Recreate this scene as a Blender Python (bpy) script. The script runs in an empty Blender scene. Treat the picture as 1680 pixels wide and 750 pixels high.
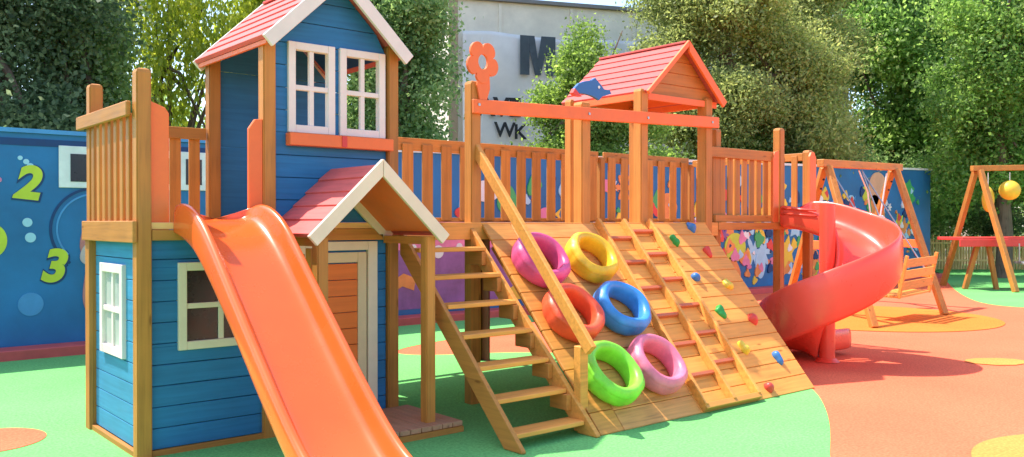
import bpy, bmesh, math, random
import numpy as np
from mathutils import Vector, Matrix
R_ = math.radians
random.seed(7); rng = np.random.default_rng(11)
scn = bpy.context.scene; COL = scn.collection
H = 1.5; YAW = R_(40); CA, SA = math.cos(YAW), math.sin(YAW)
def W(r, f, z=0.0):
    """metres to the right of / ahead of the visitor's standing point -> world"""
    return Vector((r*CA + f*SA, -r*SA + f*CA, z))

# ------------------------------------------------------------ camera, sky, sun
cd = bpy.data.cameras.new('camera'); cam = bpy.data.objects.new('camera', cd); COL.objects.link(cam)
cam.location = (0, 0, H); cam.rotation_euler = (R_(89.6), 0, -YAW)
cd.sensor_width = 36; cd.lens = 36*1435/1680; cd.clip_end = 2000; cd.clip_start = .05
scn.camera = cam
SUN = Vector((-.30, .46, 1.0)).normalized()
world = bpy.data.worlds.new('World'); scn.world = world; world.use_nodes = True
wn = world.node_tree; bg = wn.nodes['Background']
sky = wn.nodes.new('ShaderNodeTexSky'); sky.sky_type = 'NISHITA'; sky.sun_disc = False
sky.sun_elevation = math.asin(SUN.z); sky.sun_rotation = math.atan2(SUN.x, SUN.y)
sky.air_density = 1.0; sky.dust_density = 1.0; sky.ozone_density = 1.0
wn.links.new(sky.outputs[0], bg.inputs[0]); bg.inputs[1].default_value = .15
sl = bpy.data.lights.new('sun', 'SUN'); sl.energy = 2.9; sl.angle = R_(.6); sl.color = (1, .94, .84)
so = bpy.data.objects.new('sun', sl); COL.objects.link(so); so.rotation_euler = SUN.to_track_quat('Z', 'Y').to_euler()
scn.view_settings.view_transform = 'Standard'; scn.view_settings.look = 'None'
scn.view_settings.gamma = 1; scn.view_settings.use_curve_mapping = False
scn.view_settings.exposure = 1.42

# ------------------------------------------------------------ materials
def new_mat(name):
    m = bpy.data.materials.new(name); m.use_nodes = True
    nt = m.node_tree; return m, nt, nt.nodes['Principled BSDF']
def N(nt, t, **k):
    n = nt.nodes.new(t)
    for a, b in k.items():
        if a.startswith('i_'): n.inputs[int(a[2:])].default_value = b
        else: setattr(n, a, b)
    return n
def scaled(c, s): return tuple(min(1, v*s) for v in c[:3]) + (1,)
def ramp_node(nt, stops):
    r = nt.nodes.new('ShaderNodeValToRGB'); e = r.color_ramp.elements
    while len(e) < len(stops): e.new(.5)
    for q, (p, c) in zip(e, stops): q.position = p; q.color = c
    return r
def coords(nt, scale, kind='Object'):
    tc = nt.nodes.new('ShaderNodeTexCoord'); mp = nt.nodes.new('ShaderNodeMapping')
    mp.inputs['Scale'].default_value = scale
    nt.links.new(tc.outputs[kind], mp.inputs['Vector']); return mp.outputs[0]
def bump(nt, b, src, strength, dist=.01):
    n = nt.nodes.new('ShaderNodeBump'); n.inputs['Strength'].default_value = strength; n.inputs['Distance'].default_value = dist
    nt.links.new(src, n.inputs['Height']); nt.links.new(n.outputs[0], b.inputs['Normal'])
def wood(name, c, axis='x', rough=.5, lo=.72, hi=1.15, gloss=.35, knots=.8):
    m, nt, b = new_mat(name)
    s = {'x': (1.2, 22, 22), 'y': (22, 1.2, 22), 'z': (22, 22, 1.2)}[axis]
    v = coords(nt, s); n = N(nt, 'ShaderNodeTexNoise'); n.inputs['Scale'].default_value = 1.6; n.inputs['Detail'].default_value = 5
    n.inputs['Distortion'].default_value = .6
    nt.links.new(v, n.inputs['Vector'])
    v2 = coords(nt, (2.2,)*3); n2 = N(nt, 'ShaderNodeTexNoise'); n2.inputs['Scale'].default_value = 1.5; n2.inputs['Detail'].default_value = 3
    nt.links.new(v2, n2.inputs['Vector'])
    mx = N(nt, 'ShaderNodeMath', operation='MULTIPLY_ADD'); mx.inputs[1].default_value = .45
    nt.links.new(n2.outputs[0], mx.inputs[0]); 
    m3 = N(nt, 'ShaderNodeMath', operation='MULTIPLY'); m3.inputs[1].default_value = .6
    nt.links.new(n.outputs[0], m3.inputs[0]); nt.links.new(m3.outputs[0], mx.inputs[2])
    r = ramp_node(nt, [(.33, scaled(c, lo)), (.5, scaled(c, .97)), (.68, scaled(c, hi))])
    nt.links.new(mx.outputs[0], r.inputs[0])
    oi = N(nt, 'ShaderNodeObjectInfo'); hs = N(nt, 'ShaderNodeHueSaturation')
    mr = N(nt, 'ShaderNodeMapRange'); mr.inputs[3].default_value = .82; mr.inputs[4].default_value = 1.12
    nt.links.new(oi.outputs['Random'], mr.inputs[0]); nt.links.new(mr.outputs[0], hs.inputs['Value'])
    nt.links.new(r.outputs[0], hs.inputs['Color']); nt.links.new(hs.outputs[0], b.inputs['Base Color'])
    rv = N(nt, 'ShaderNodeMapRange'); rv.inputs[3].default_value = rough-.1; rv.inputs[4].default_value = rough+.2
    nt.links.new(n2.outputs[0], rv.inputs[0]); nt.links.new(rv.outputs[0], b.inputs['Roughness']); b.inputs['Specular IOR Level'].default_value = gloss
    kn = N(nt, 'ShaderNodeTexVoronoi'); kn.inputs['Scale'].default_value = 1.0      # sparse knots
    kv = coords(nt, {'x': (2.6, 9, 9), 'y': (9, 2.6, 9), 'z': (9, 9, 2.6)}[axis]); nt.links.new(kv, kn.inputs['Vector'])
    kr = ramp_node(nt, [(.05, (.42, .34, .30, 1)), (.085, (.72, .66, .62, 1)), (.12, (1, 1, 1, 1))]); nt.links.new(kn.outputs['Distance'], kr.inputs[0])
    km = N(nt, 'ShaderNodeMix', data_type='RGBA', blend_type='MULTIPLY'); km.inputs[0].default_value = knots
    nt.links.new(hs.outputs[0], km.inputs[6]); nt.links.new(kr.outputs[0], km.inputs[7]); nt.links.new(km.outputs[2], b.inputs['Base Color'])
    bump(nt, b, n.outputs[0], .25, .004); return m
def paint(name, c, rough=.45, var=.12, scale=3, bmp=.08, spec=.4, coat=0):
    m, nt, b = new_mat(name); v = coords(nt, (scale,)*3)
    n = N(nt, 'ShaderNodeTexNoise'); n.inputs['Scale'].default_value = 1; n.inputs['Detail'].default_value = 6; n.inputs['Roughness'].default_value = .62
    nt.links.new(v, n.inputs['Vector'])
    r = ramp_node(nt, [(.3, scaled(c, 1-var)), (.7, scaled(c, 1+var))]); nt.links.new(n.outputs[0], r.inputs[0])
    big = N(nt, 'ShaderNodeTexNoise'); big.inputs['Scale'].default_value = .35; big.inputs['Detail'].default_value = 8; big.inputs['Roughness'].default_value = .7; nt.links.new(v, big.inputs['Vector'])
    br = ramp_node(nt, [(.35, (.86, .86, .86, 1)), (.6, (1, 1, 1, 1))]); nt.links.new(big.outputs[0], br.inputs[0])
    mm = N(nt, 'ShaderNodeMix', data_type='RGBA', blend_type='MULTIPLY'); mm.inputs[0].default_value = 1
    nt.links.new(r.outputs[0], mm.inputs[6]); nt.links.new(br.outputs[0], mm.inputs[7]); nt.links.new(mm.outputs[2], b.inputs['Base Color'])
    rv = N(nt, 'ShaderNodeMapRange'); rv.inputs[1].default_value = .3; rv.inputs[2].default_value = .7; rv.inputs[3].default_value = max(.05, rough-.07); rv.inputs[4].default_value = rough+.14
    nt.links.new(n.outputs[0], rv.inputs[0]); nt.links.new(rv.outputs[0], b.inputs['Roughness'])
    b.inputs['Specular IOR Level'].default_value = spec; b.inputs['Coat Weight'].default_value = coat; b.inputs['Coat Roughness'].default_value = .1
    if bmp: bump(nt, b, n.outputs[0], bmp, .01)
    return m
def rubber(name, c, var=.22):
    m, nt, b = new_mat(name); v = coords(nt, (1,)*3)
    n = N(nt, 'ShaderNodeTexNoise'); n.inputs['Scale'].default_value = 55; n.inputs['Detail'].default_value = 3
    n2 = N(nt, 'ShaderNodeTexNoise'); n2.inputs['Scale'].default_value = .9; n2.inputs['Detail'].default_value = 5
    for q in (n, n2): nt.links.new(v, q.inputs['Vector'])
    r = ramp_node(nt, [(.3, scaled(c, 1-var)), (.7, scaled(c, 1+var))]); nt.links.new(n.outputs[0], r.inputs[0])
    r2 = ramp_node(nt, [(.3, (.86, .86, .86, 1)), (.7, (1.0, 1.0, 1.0, 1))]); nt.links.new(n2.outputs[0], r2.inputs[0])
    mm = N(nt, 'ShaderNodeMix', data_type='RGBA', blend_type='MULTIPLY'); mm.inputs[0].default_value = 1
    nt.links.new(r.outputs[0], mm.inputs[6]); nt.links.new(r2.outputs[0], mm.inputs[7]); nt.links.new(mm.outputs[2], b.inputs['Base Color'])
    b.inputs['Roughness'].default_value = .9; b.inputs['Specular IOR Level'].default_value = .08
    bump(nt, b, n.outputs[0], .5, .006); return m
def leafmat(name, stops, trans=.4):
    m, nt, b = new_mat(name); at = N(nt, 'ShaderNodeAttribute', attribute_name='shade')
    r = ramp_node(nt, [(p, tuple(c)+(1,)) for p, c in stops]); nt.links.new(at.outputs['Fac'], r.inputs[0])
    nt.links.new(r.outputs[0], b.inputs['Base Color']); b.inputs['Roughness'].default_value = .5; b.inputs['Specular IOR Level'].default_value = .35
    tr = N(nt, 'ShaderNodeBsdfTranslucent'); hs = N(nt, 'ShaderNodeHueSaturation'); hs.inputs['Value'].default_value = 1.5; hs.inputs['Saturation'].default_value = 1.1
    nt.links.new(r.outputs[0], hs.inputs['Color']); nt.links.new(hs.outputs[0], tr.inputs[0])
    mx = N(nt, 'ShaderNodeMixShader'); mx.inputs[0].default_value = trans
    nt.links.new(b.outputs[0], mx.inputs[1]); nt.links.new(tr.outputs[0], mx.inputs[2]); nt.links.new(mx.outputs[0], nt.nodes['Material Output'].inputs[0])
    return m
WC = (.52, .20, .040)
WX, WY, WZ = (wood('stained_wood_'+a, WC, a) for a in 'xyz')
DK = wood('deck_wood', (.80, .44, .16), 'x'); RP = wood('ramp_wood', (.80, .33, .07), 'x', lo=.76, hi=1.12, gloss=.2)
RP2 = wood('worn_ramp_wood', (.66, .28, .075), 'x', lo=.6, hi=1.2)
TR = wood('tread_wood', (.80, .33, .065), 'x')
BLUE = wood('blue_painted_boards', (.027, .165, .37), 'x', knots=.15, rough=.55, lo=.8, hi=1.15, gloss=.3)
BLUE_LIT = wood('sunlit_blue_boards', (.055, .27, .46), 'y', knots=.15, rough=.55, lo=.8, hi=1.12, gloss=.3)  # same blue siding, with the side wall's sunlit brightness put into the colour
ORP = paint('orange_paint', (.95, .185, .045), .45, .1); ORD = wood('orange_door_boards', (.95, .20, .035), 'x', knots=.15, lo=.85, hi=1.1)
ROOF = wood('pink_red_roof_boards', (.62, .122, .105), 'y', knots=.15, rough=.6, lo=.8, hi=1.15, gloss=.3)
CREAM = paint('cream_trim', (.86, .66, .50), .5, .07); WHITE = paint('white_trim', (.86, .72, .66), .5, .06); TAN = paint('tan_door_frame', (.78, .55, .33), .5, .08)
SLID = paint('orange_slide_plastic', (.92, .13, .018), .24, .04, 1.5, .02, .5, .25); SPIR = paint('red_slide_plastic', (.90, .095, .05), .28, .06, 1.5, .03, .5, .2)
DARK = paint('dark_pane', (.02, .022, .03), .25, .2, spec=.6); PALE = paint('pale_pane', (.50, .52, .46), .3, .15)
GREEN = rubber('green_rubber', (.175, .50, .15)); CORAL = rubber('coral_rubber', (.96, .175, .085)); ORR = rubber('orange_rubber', (.92, .215, .04)); YEL = rubber('yellow_rubber', (.86, .30, .075))
EARTH = rubber('earth', (.22, .17, .11)); REDK = paint('red_kerb_paint', (.62, .10, .09), .6, .15)
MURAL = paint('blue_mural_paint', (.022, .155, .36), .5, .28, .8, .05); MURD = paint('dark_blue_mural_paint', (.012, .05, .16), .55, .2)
METAL = paint('grey_metal', (.45, .45, .46), .35, .1); METAL.node_tree.nodes['Principled BSDF'].inputs['Metallic'].default_value = .8
def P(name, c, **k): return paint(name, c, **k)
LIME = P('lime_paint', (.60, .68, .05)); BUB = P('pale_blue_paint', (.40, .68, .82)); MID = P('mid_blue_paint', (.08, .30, .62))
PURP = P('purple_paint', (.26, .11, .30), var=.3); PINKP = P('pink_paint', (.75, .22, .38), var=.2); RUNG = P('red_brown_rung', (.62, .15, .06)); SKIN = P('salmon_paint', (.60, .22, .20), var=.25)
YELP = P('yellow_paint', (.86, .58, .05)); REDP = P('red_paint', (.75, .06, .05)); WHP = P('white_paint', (.80, .80, .78)); GRNP = P('green_paint', (.07, .42, .12)); BLK = P('black_paint', (.015, .015, .018))
ORGP = P('orange_mural_paint', (.85, .28, .07), var=.25)
BARK = wood('bark', (.16, .11, .075), 'z', rough=.9, lo=.5, hi=1.4); BAMB = wood('bamboo', (.82, .55, .24), 'z', rough=.8, lo=.6, hi=1.25)

# ------------------------------------------------------------ object helpers
WL = {}   # world location of empties and meshes (no rotation on parented meshes)
def tag(o, label=None, cat=None, group=None, kind=None):
    if label: o['label'] = label
    if cat: o['category'] = cat
    if group: o['group'] = group
    if kind: o['kind'] = kind
    return o
def empty(name, loc, label, cat, group=None):
    o = bpy.data.objects.new(name, None); COL.objects.link(o); o.location = loc; WL[o] = Vector(loc); o.empty_display_size = .2
    return tag(o, label, cat, group)
def obj(name, bm, m, parent=None, bevel=0.0, seg=1, smooth=False, sub=0, origin=None):
    if bevel:
        bmesh.ops.bevel(bm, geom=list(bm.edges), offset=bevel, segments=seg, affect='EDGES', clamp_overlap=True)
    bmesh.ops.recalc_face_normals(bm, faces=bm.faces)
    me = bpy.data.meshes.new(name); bm.to_mesh(me); bm.free()
    return link(name, me, m, parent, smooth, sub, origin)
def link(name, me, m, parent=None, smooth=False, sub=0, origin=None):
    co = np.empty(len(me.vertices)*3); me.vertices.foreach_get('co', co); co = co.reshape(-1, 3)
    mn, mxx = co.min(0), co.max(0); c = Vector(((mn[0]+mxx[0])/2, (mn[1]+mxx[1])/2, mn[2])) if origin is None else Vector(origin)
    me.vertices.foreach_set('co', (co-np.array(c)).ravel())
    o = bpy.data.objects.new(name, me); COL.objects.link(o); me.materials.append(m)
    WL[o] = c.copy()
    if parent: o.parent = parent; o.location = c - WL[parent]
    else: o.location = c
    if smooth:
        me.shade_smooth()
        if smooth != 'all': me.set_sharp_from_angle(angle=R_(smooth if smooth > 1 else 40))
    if sub:
        md = o.modifiers.new('sub', 'SUBSURF'); md.levels = sub; md.render_levels = sub
    return o
def quad8(bm, a, b):
    """prism between polygon a and polygon b (lists of points, same length)"""
    va = [bm.verts.new(p) for p in a]; vb = [bm.verts.new(p) for p in b]; n = len(a)
    bm.faces.new(va); bm.faces.new(vb[::-1])
    for i in range(n): bm.faces.new((va[i], vb[i], vb[(i+1) % n], va[(i+1) % n]))
def box(bm, x0, x1, y0, y1, z0, z1):
    quad8(bm, [(x0, y0, z0), (x1, y0, z0), (x1, y1, z0), (x0, y1, z0)], [(x0, y0, z1), (x1, y0, z1), (x1, y1, z1), (x0, y1, z1)])
def B(*boxes):
    bm = bmesh.new()
    for b in boxes: box(bm, *b)
    return bm
def beam(bm, p, q, w, h, up=(0, 0, 1)):
    """straight timber; w across, h along up"""
    p, q = Vector(p), Vector(q); d = (q-p).normalized(); s = d.cross(Vector(up)).normalized(); u = s.cross(d).normalized()
    f = lambda c: [c - s*w/2 - u*h/2, c + s*w/2 - u*h/2, c + s*w/2 + u*h/2, c - s*w/2 + u*h/2]
    quad8(bm, f(p), f(q))
def BM(*beams):
    bm = bmesh.new()
    for b in beams: beam(bm, *b)
    return bm
def tube(bm, pts, r, n=10, cap=True):
    pts = [Vector(p) for p in pts]; rs = r if isinstance(r, (list, tuple)) else [r]*len(pts); rings = []
    up = Vector((0, 0, 1))
    for i, p in enumerate(pts):
        d = (pts[min(i+1, len(pts)-1)] - pts[max(i-1, 0)]).normalized()
        a = d.cross(up if abs(d.z) < .95 else Vector((1, 0, 0))).normalized(); b = d.cross(a)
        rings.append([bm.verts.new(p + rs[i]*(math.cos(2*math.pi*k/n)*a + math.sin(2*math.pi*k/n)*b)) for k in range(n)])
    for i in range(len(rings)-1):
        for k in range(n): bm.faces.new((rings[i][k], rings[i][(k+1) % n], rings[i+1][(k+1) % n], rings[i+1][k]))
    if cap: bm.faces.new(rings[0][::-1]); bm.faces.new(rings[-1])
def T(pts, r, n=10):
    bm = bmesh.new(); tube(bm, pts, r, n); return bm
def poly_xz(bm, pts, y0, y1): quad8(bm, [(x, y0, z) for x, z in pts], [(x, y1, z) for x, z in pts])
def disc_pts(cx, cz, rx, rz=None, n=28, wob=0):
    rz = rz or rx
    return [(cx + rx*(1+wob*math.sin(3*t+cx))*math.cos(t), cz + rz*(1+wob*math.cos(2*t+cz))*math.sin(t)) for t in (2*math.pi*k/n for k in range(n))]

# ------------------------------------------------------------ ground
g = B((-150, 220, -60, 260, -.3, 0)); g_ = obj('ground', g, EARTH); tag(g_, kind='structure')
def sheet(name, pts, z, m):
    bm = bmesh.new(); quad8(bm, [(x, y, z-.003) for x, y in pts], [(x, y, z) for x, y in pts]); o = obj(name, bm, m)
    return tag(o, kind='structure')
def smooth_loop(pts, it=3):
    for _ in range(it):
        q = []
        for i in range(len(pts)):
            a, b = pts[i], pts[(i+1) % len(pts)]
            q += [(a[0]*.75+b[0]*.25, a[1]*.75+b[1]*.25), (a[0]*.25+b[0]*.75, a[1]*.25+b[1]*.75)]
        pts = q
    return pts
sheet('coral_rubber_surface', [(-8, -8), (50, -8), (50, 11.3), (-8, 11.3)], .008, CORAL)
gp = [(-7.9, -7.9), (1.5, -7.9), (2.0, -3), (2.2, 0), (3.2, 1.6)] + [(4.3, 2.4), (5.02, 2.9), (5.52, 3.18), (6.01, 3.47), (6.52, 3.81), (6.97, 4.15), (7.26, 4.44), (7.4, 4.75), (7.5, 5.2), (7.4, 6.3), (6.7, 7.6), (5.6, 8.05), (5.3, 8.5), (5.9, 8.9), (7.6, 9.2), (9.0, 10.0), (9.3, 10.7), (9.0, 11.2), (-7.9, 11.2)]
sheet('green_rubber_surface', smooth_loop(gp, 3), .012, GREEN)
def wc(u, v): 
    f = H*1435/(v-365); p = W((u-840)/1435*f, f); return (p.x, p.y)
def disc(name, cx, cy, r, m, z=.016, rot=0, r2=None):
    r2 = r2 or r
    pts = [(cx + r*math.cos(t)*math.cos(rot) - r2*math.sin(t)*math.sin(rot), cy + r*math.cos(t)*math.sin(rot) + r2*math.sin(t)*math.cos(rot)) for t in (2*math.pi*k/64 for k in range(64))]
    return sheet(name, pts, z, m)
disc('coral_circle', 1.06, 6.85, .38, CORAL)
oc = W(5.55, 13.8); disc('orange_circle', oc.x, oc.y, 1.95, ORR)
disc('yellow_circle', 6.25, 1.50, .98, YEL)
sheet('yellow_patch', smooth_loop([(9.62, 4.02), (9.75, 3.62), (10.25, 3.55), (10.3, 3.85), (9.95, 4.12)], 1), .016, YEL)
far = [W(13.6, 31), W(13.2, 26.9), W(10.3, 20.6), W(8.9, 17.1), W(8.6, 15.7), W(9.1, 15.1), W(14.2, 13.6), W(24, 12), W(32, 34)]
sheet('far_green_rubber_surface', smooth_loop([(p.x, p.y) for p in far], 2), .0125, GREEN)
fr = W(12.6, 18.6); disc('far_coral_circle', fr.x, fr.y, 1.35, CORAL, .0165)

# ------------------------------------------------------------ mural walls
def txt(s, size, off=0.0, ext=.004, shear=0.0):
    c = bpy.data.curves.new('t', 'FONT'); c.body = s; c.size = size; c.offset = off; c.extrude = ext; c.shear = shear; c.align_x = 'CENTER'; c.align_y = 'CENTER'
    o = bpy.data.objects.new('t', c); COL.objects.link(o)
    me = bpy.data.meshes.new_from_object(o, depsgraph=bpy.context.evaluated_depsgraph_get()); bpy.data.objects.remove(o); return me
def wall_text(name, s, size, x, y, z, m, parent, off=0, shear=0, rotz=0, tilt=0, ext=.004):
    me = txt(s, size, off, ext, shear)
    me.transform(Matrix.Translation((x, y, z)) @ Matrix.Rotation(rotz, 4, 'Z') @ Matrix.Rotation(tilt, 4, 'Y') @ Matrix.Rotation(R_(90), 4, 'X'))
    me.materials.clear(); return link(name, me, m, parent)
YW = 11.0
def relief(name, pts, m, parent, lvl=1, wy=YW):
    bm = bmesh.new(); poly_xz(bm, pts, wy-.004*lvl, wy+.002); return obj(name, bm, m, parent)
def ring_pts(cx, cz, r0, r1, t0, t1, n=26, sx=1):
    a = [(cx+sx*r1*math.cos(t0+(t1-t0)*k/n), cz+r1*math.sin(t0+(t1-t0)*k/n)) for k in range(n+1)]
    b = [(cx+sx*r0*math.cos(t0+(t1-t0)*k/n), cz+r0*math.sin(t0+(t1-t0)*k/n)) for k in range(n+1)]
    return a + b[::-1]
nw = empty('painted_wall', (0, YW+.1, 0), 'blue boundary wall painted with lime numbers and bubbles', 'wall')
obj('wall_face', B((-9, 5.2, YW, YW+.2, 0, 2.50)), MURAL, nw)
obj('wall_cap', B((-9, 5.2, YW-.03, YW+.23, 2.502, 2.55)), MID, nw)
obj('kerb', B((-9, 5.2, YW-.36, YW-.003, 0.0, .12)), REDK, nw, .01)
obj('top_band', B((-9, 5.19, YW-.006, YW-.0005, 2.36, 2.44)), MURD, nw)
for s, sz, x, z, lab in (('2', .50, 2.14, 1.93, 'lime number 2'), ('3', .50, 2.40, .99, 'lime number 3')):
    q = wall_text('painted_number', s, sz, x, YW-.006, z, LIME, nw, .022, .15, tilt=R_(6)); q['label'] = lab
    wall_text('number_outline', s, sz, x+.008, YW-.003, z-.008, MURD, q, .036, .15, tilt=R_(6))
for x, z, r in ((2.07, 2.22, .025), (2.13, 2.18, .03), (2.17, 2.13, .036), (2.14, 1.50, .05), (2.17, 1.33, .055), (1.84, 1.62, .02), (2.17, .58, .13), (2.62, 2.2, .02)):
    relief('bubble', disc_pts(x, z, r), BUB if r < .1 else MID, nw, 2)
relief('lime_spot', disc_pts(1.80, 1.30, .14, .18), LIME, nw, 2)
relief('pink_spot', disc_pts(1.86, 1.97, .03), PINKP, nw, 2)
fwn = obj('painted_window', B((2.46, 4.22, YW-.022, YW-.002, 1.90, 2.38)), WHP, nw, .004)
obj('pane', B((2.58, 2.82, YW-.027, YW-.0225, 1.97, 2.29), (3.42, 3.72, YW-.027, YW-.0225, 1.97, 2.29), (3.9, 4.1, YW-.027, YW-.0225, 1.97, 2.29)), DARK, fwn)
relief('arch_outline', ring_pts(2.85, 1.42, .46, .49, R_(80), R_(235)), MURD, nw, 2)
relief('arch_highlight', ring_pts(2.85, 1.42, .40, .42, R_(85), R_(225)), MID, nw, 2)
relief('salmon_shape', disc_pts(2.90, 1.28, .22, .30, wob=.06), SKIN, nw, 3)
relief('salmon_shape', disc_pts(2.86, .72, .15, .36, wob=.08), SKIN, nw, 3)
relief('pale_shape', disc_pts(2.82, 1.12, .14, .14, wob=.05), P('pale_pink_paint', (.62, .48, .46)), nw, 4)

mw = empty('mural_wall', (14.6, YW+.1, 0), 'long blue boundary wall behind the walkway with a painted mural', 'wall')
bm = bmesh.new(); zt = lambda x: 2.50 + (x-5.2)/(24.2-5.2)*.42
quad8(bm, [(5.203, YW, 0), (24.2, YW, 0), (24.2, YW+.2, 0), (5.203, YW+.2, 0)], [(5.203, YW, zt(5.2)), (24.2, YW, zt(24.2)), (24.2, YW+.2, zt(24.2)), (5.203, YW+.2, zt(5.2))])
obj('wall_face', bm, MURAL, mw)
bm = bmesh.new(); beam(bm, (5.2, YW+.1, zt(5.2)+.025), (24.25, YW+.1, zt(24.25)+.025), .26, .05); obj('wall_cap', bm, WHP, mw)
obj('kerb', B((5.203, 24.2, YW-.36, YW-.003, 0, .12)), REDK, mw, .01)
def star(cx, cz, r, k=5, s=.45, ph=.3): return [(cx+(r if i % 2 == 0 else r*s)*math.cos(ph+math.pi*i/k), cz+(r if i % 2 == 0 else r*s)*math.sin(ph+math.pi*i/k)) for i in range(2*k)]
relief('purple_shape', [(6.0, .2), (9.3, .2), (9.3, 1.0), (9.0, 1.3), (8.4, 1.46), (7.2, 1.5), (6.5, 1.35), (6.1, .9)], PURP, mw, 1)
relief('pink_band', [(6.1, 1.08), (9.2, 1.10), (9.0, 1.36), (8.4, 1.5), (7.2, 1.54), (6.5, 1.42), (6.15, 1.2)], PINKP, mw, 2)
for x, z, r in ((7.75, 1.05, .10), (8.15, 1.12, .06), (8.45, 1.16, .07), (7.3, 1.12, .05)): relief('white_spot', disc_pts(x, z, r, n=16), WHP, mw, 3)
relief('orange_bow', [(6.9, .62), (7.12, .74), (7.34, .66), (7.3, .48), (7.1, .55), (6.92, .46)], ORGP, mw, 3)
shp = 0
MC = [YELP, REDP, GRNP, PINKP, BUB, ORGP, WHP, LIME, MID, PURP]
def inmural(x, z): return z < 2.4
rr = random.Random(5)
for i in range(118):                       # generic painted fish, balls, flowers and bubbles
    x = 8.2 + (i % 59)*.255 + rr.uniform(-.15, .15); z = rr.uniform(.35, 2.25); c = MC[rr.randrange(len(MC))]; r = rr.uniform(.13, .34) if i < 59 else rr.uniform(.05, .14)
    k = rr.randrange(4)
    if 8 < x < 9.3 and z < 1.6: continue
    if k == 0: relief('painted_star', star(x, z, r*1.1, rr.choice((5, 6, 7)), .55, rr.random()), c, mw, 2+i % 3)
    elif k == 1:
        a = relief('painted_fish', disc_pts(x, z, r*1.2, r*.7) , c, mw, 2+i % 3)
        relief('fish_tail', [(x+r*1.05, z), (x+r*1.9, z+r*.6), (x+r*1.65, z), (x+r*1.9, z-r*.6)], MC[(i+3) % 10], mw, 2+(i+1) % 3)
    elif k == 2: relief('painted_flower', [(x+r*(.75+.35*math.cos(6*t))*math.cos(t), z+r*(.75+.35*math.cos(6*t))*math.sin(t)) for t in (2*math.pi*q/48 for q in range(48))], c, mw, 2+i % 3)
    else: relief('painted_ball', disc_pts(x, z, r*.8, r, wob=.07), c, mw, 2+i % 3)
for ci, c in enumerate((YELP, REDP, BUB, ORGP, GRNP, PINKP, WHP, MURD)):     # small brushed dabs, one painted pattern per colour
    bm = bmesh.new()
    for q in range(34):
        x = rr.uniform(9.4, 23.8) if q % 3 else rr.uniform(13.4, 20); z = rr.uniform(.25, 2.35); r = rr.uniform(.03, .13); a0 = rr.random()*3
        pts = [(x+r*(1+.35*math.sin(2*t+a0)+.2*math.sin(3*t+2*a0))*math.cos(t), z+1.2*r*(1+.3*math.cos(3*t+a0))*math.sin(t)) for t in (2*math.pi*k/14 for k in range(14))]
        poly_xz(bm, pts, YW-.022-.0013*ci-.00004*q, YW+.002)
    o_ = obj('painted_pattern', bm, c, mw)
# the large motifs read beneath the right hand platform and beside the swings
for nm, pts, c in (('painted_flower', star(14.0, 1.10, .42, 7, .6), ORGP), ('painted_ball', disc_pts(15.3, .98, .36, .30), LIME), ('painted_star', star(17.2, .85, .38, 6, .55), YELP),
                   ('painted_balloon', disc_pts(16.2, .62, .18, .33), BUB), ('painted_shape', disc_pts(15.1, .45, .36, .36, wob=.12), ORGP), ('painted_star', star(19.0, 1.1, .30, 5, .5), ORGP),
                   ('painted_balloon', disc_pts(21.3, 2.35, .50, .40, wob=.05), P('peach_paint', (.75, .42, .25))), ('painted_shape', disc_pts(21.2, 1.75, .38, .42, wob=.15), ORGP), ('painted_star', star(23.1, 1.55, .26, 6, .5), LIME), ('painted_shape', star(22.9, 2.3, .35, 6, .7), GRNP)):
    relief(nm, pts, c, mw, 5)

# ------------------------------------------------------------ helpers for timber work
def siding(rows, xr, z0, z1, holes=(), h=.135, gap=.005, lo=None, hi=None):
    """list of boards (x0a,x1a,za,x0b,x1b,zb) along a wall; lo/hi(z) give left/right limits"""
    out = []; cuts = sorted({z0, z1} | {z for a in holes for z in a[2:4] if z0 < z < z1}); z = z0
    while z < z1 - 1e-6:
        ze = min(z+h, z1); seg = [z] + [c for c in cuts if z+1e-4 < c < ze-1e-4] + [ze]
        for a, b in zip(seg[:-1], seg[1:]):
            bb = b - (gap if b == ze else 0); mid = (a+b)/2
            L = (lo(a), lo(bb)) if lo else (xr[0],)*2; Rr = (hi(a), hi(bb)) if hi else (xr[1],)*2
            hs = sorted([q for q in holes if q[2] < mid < q[3]]); xs = L
            for q in hs:
                out.append((xs[0], q[0], a, xs[1], q[0], bb)); xs = (q[1], q[1])
            out.append((xs[0], Rr[0], a, xs[1], Rr[1], bb))
        z = ze
    return out
def wall_y(boards, y, t):
    bm = bmesh.new()
    for x0, x1, za, x2, x3, zb in boards:
        if x1-x0 < .005: continue
        x3 = max(x3, x2+.002)
        quad8(bm, [(x0, y, za), (x1, y, za), (x3, y, zb), (x2, y, zb)], [(x0, y+t, za), (x1, y+t, za), (x3, y+t, zb), (x2, y+t, zb)])
    return bm
def wall_x(boards, x, t):
    bm = bmesh.new()
    for x0, x1, za, x2, x3, zb in boards:
        if x1-x0 < .005: continue
        x3 = max(x3, x2+.002)
        quad8(bm, [(x, x0, za), (x, x1, za), (x, x3, zb), (x, x2, zb)], [(x+t, x0, za), (x+t, x1, za), (x+t, x3, zb), (x+t, x2, zb)])
    return bm
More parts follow.
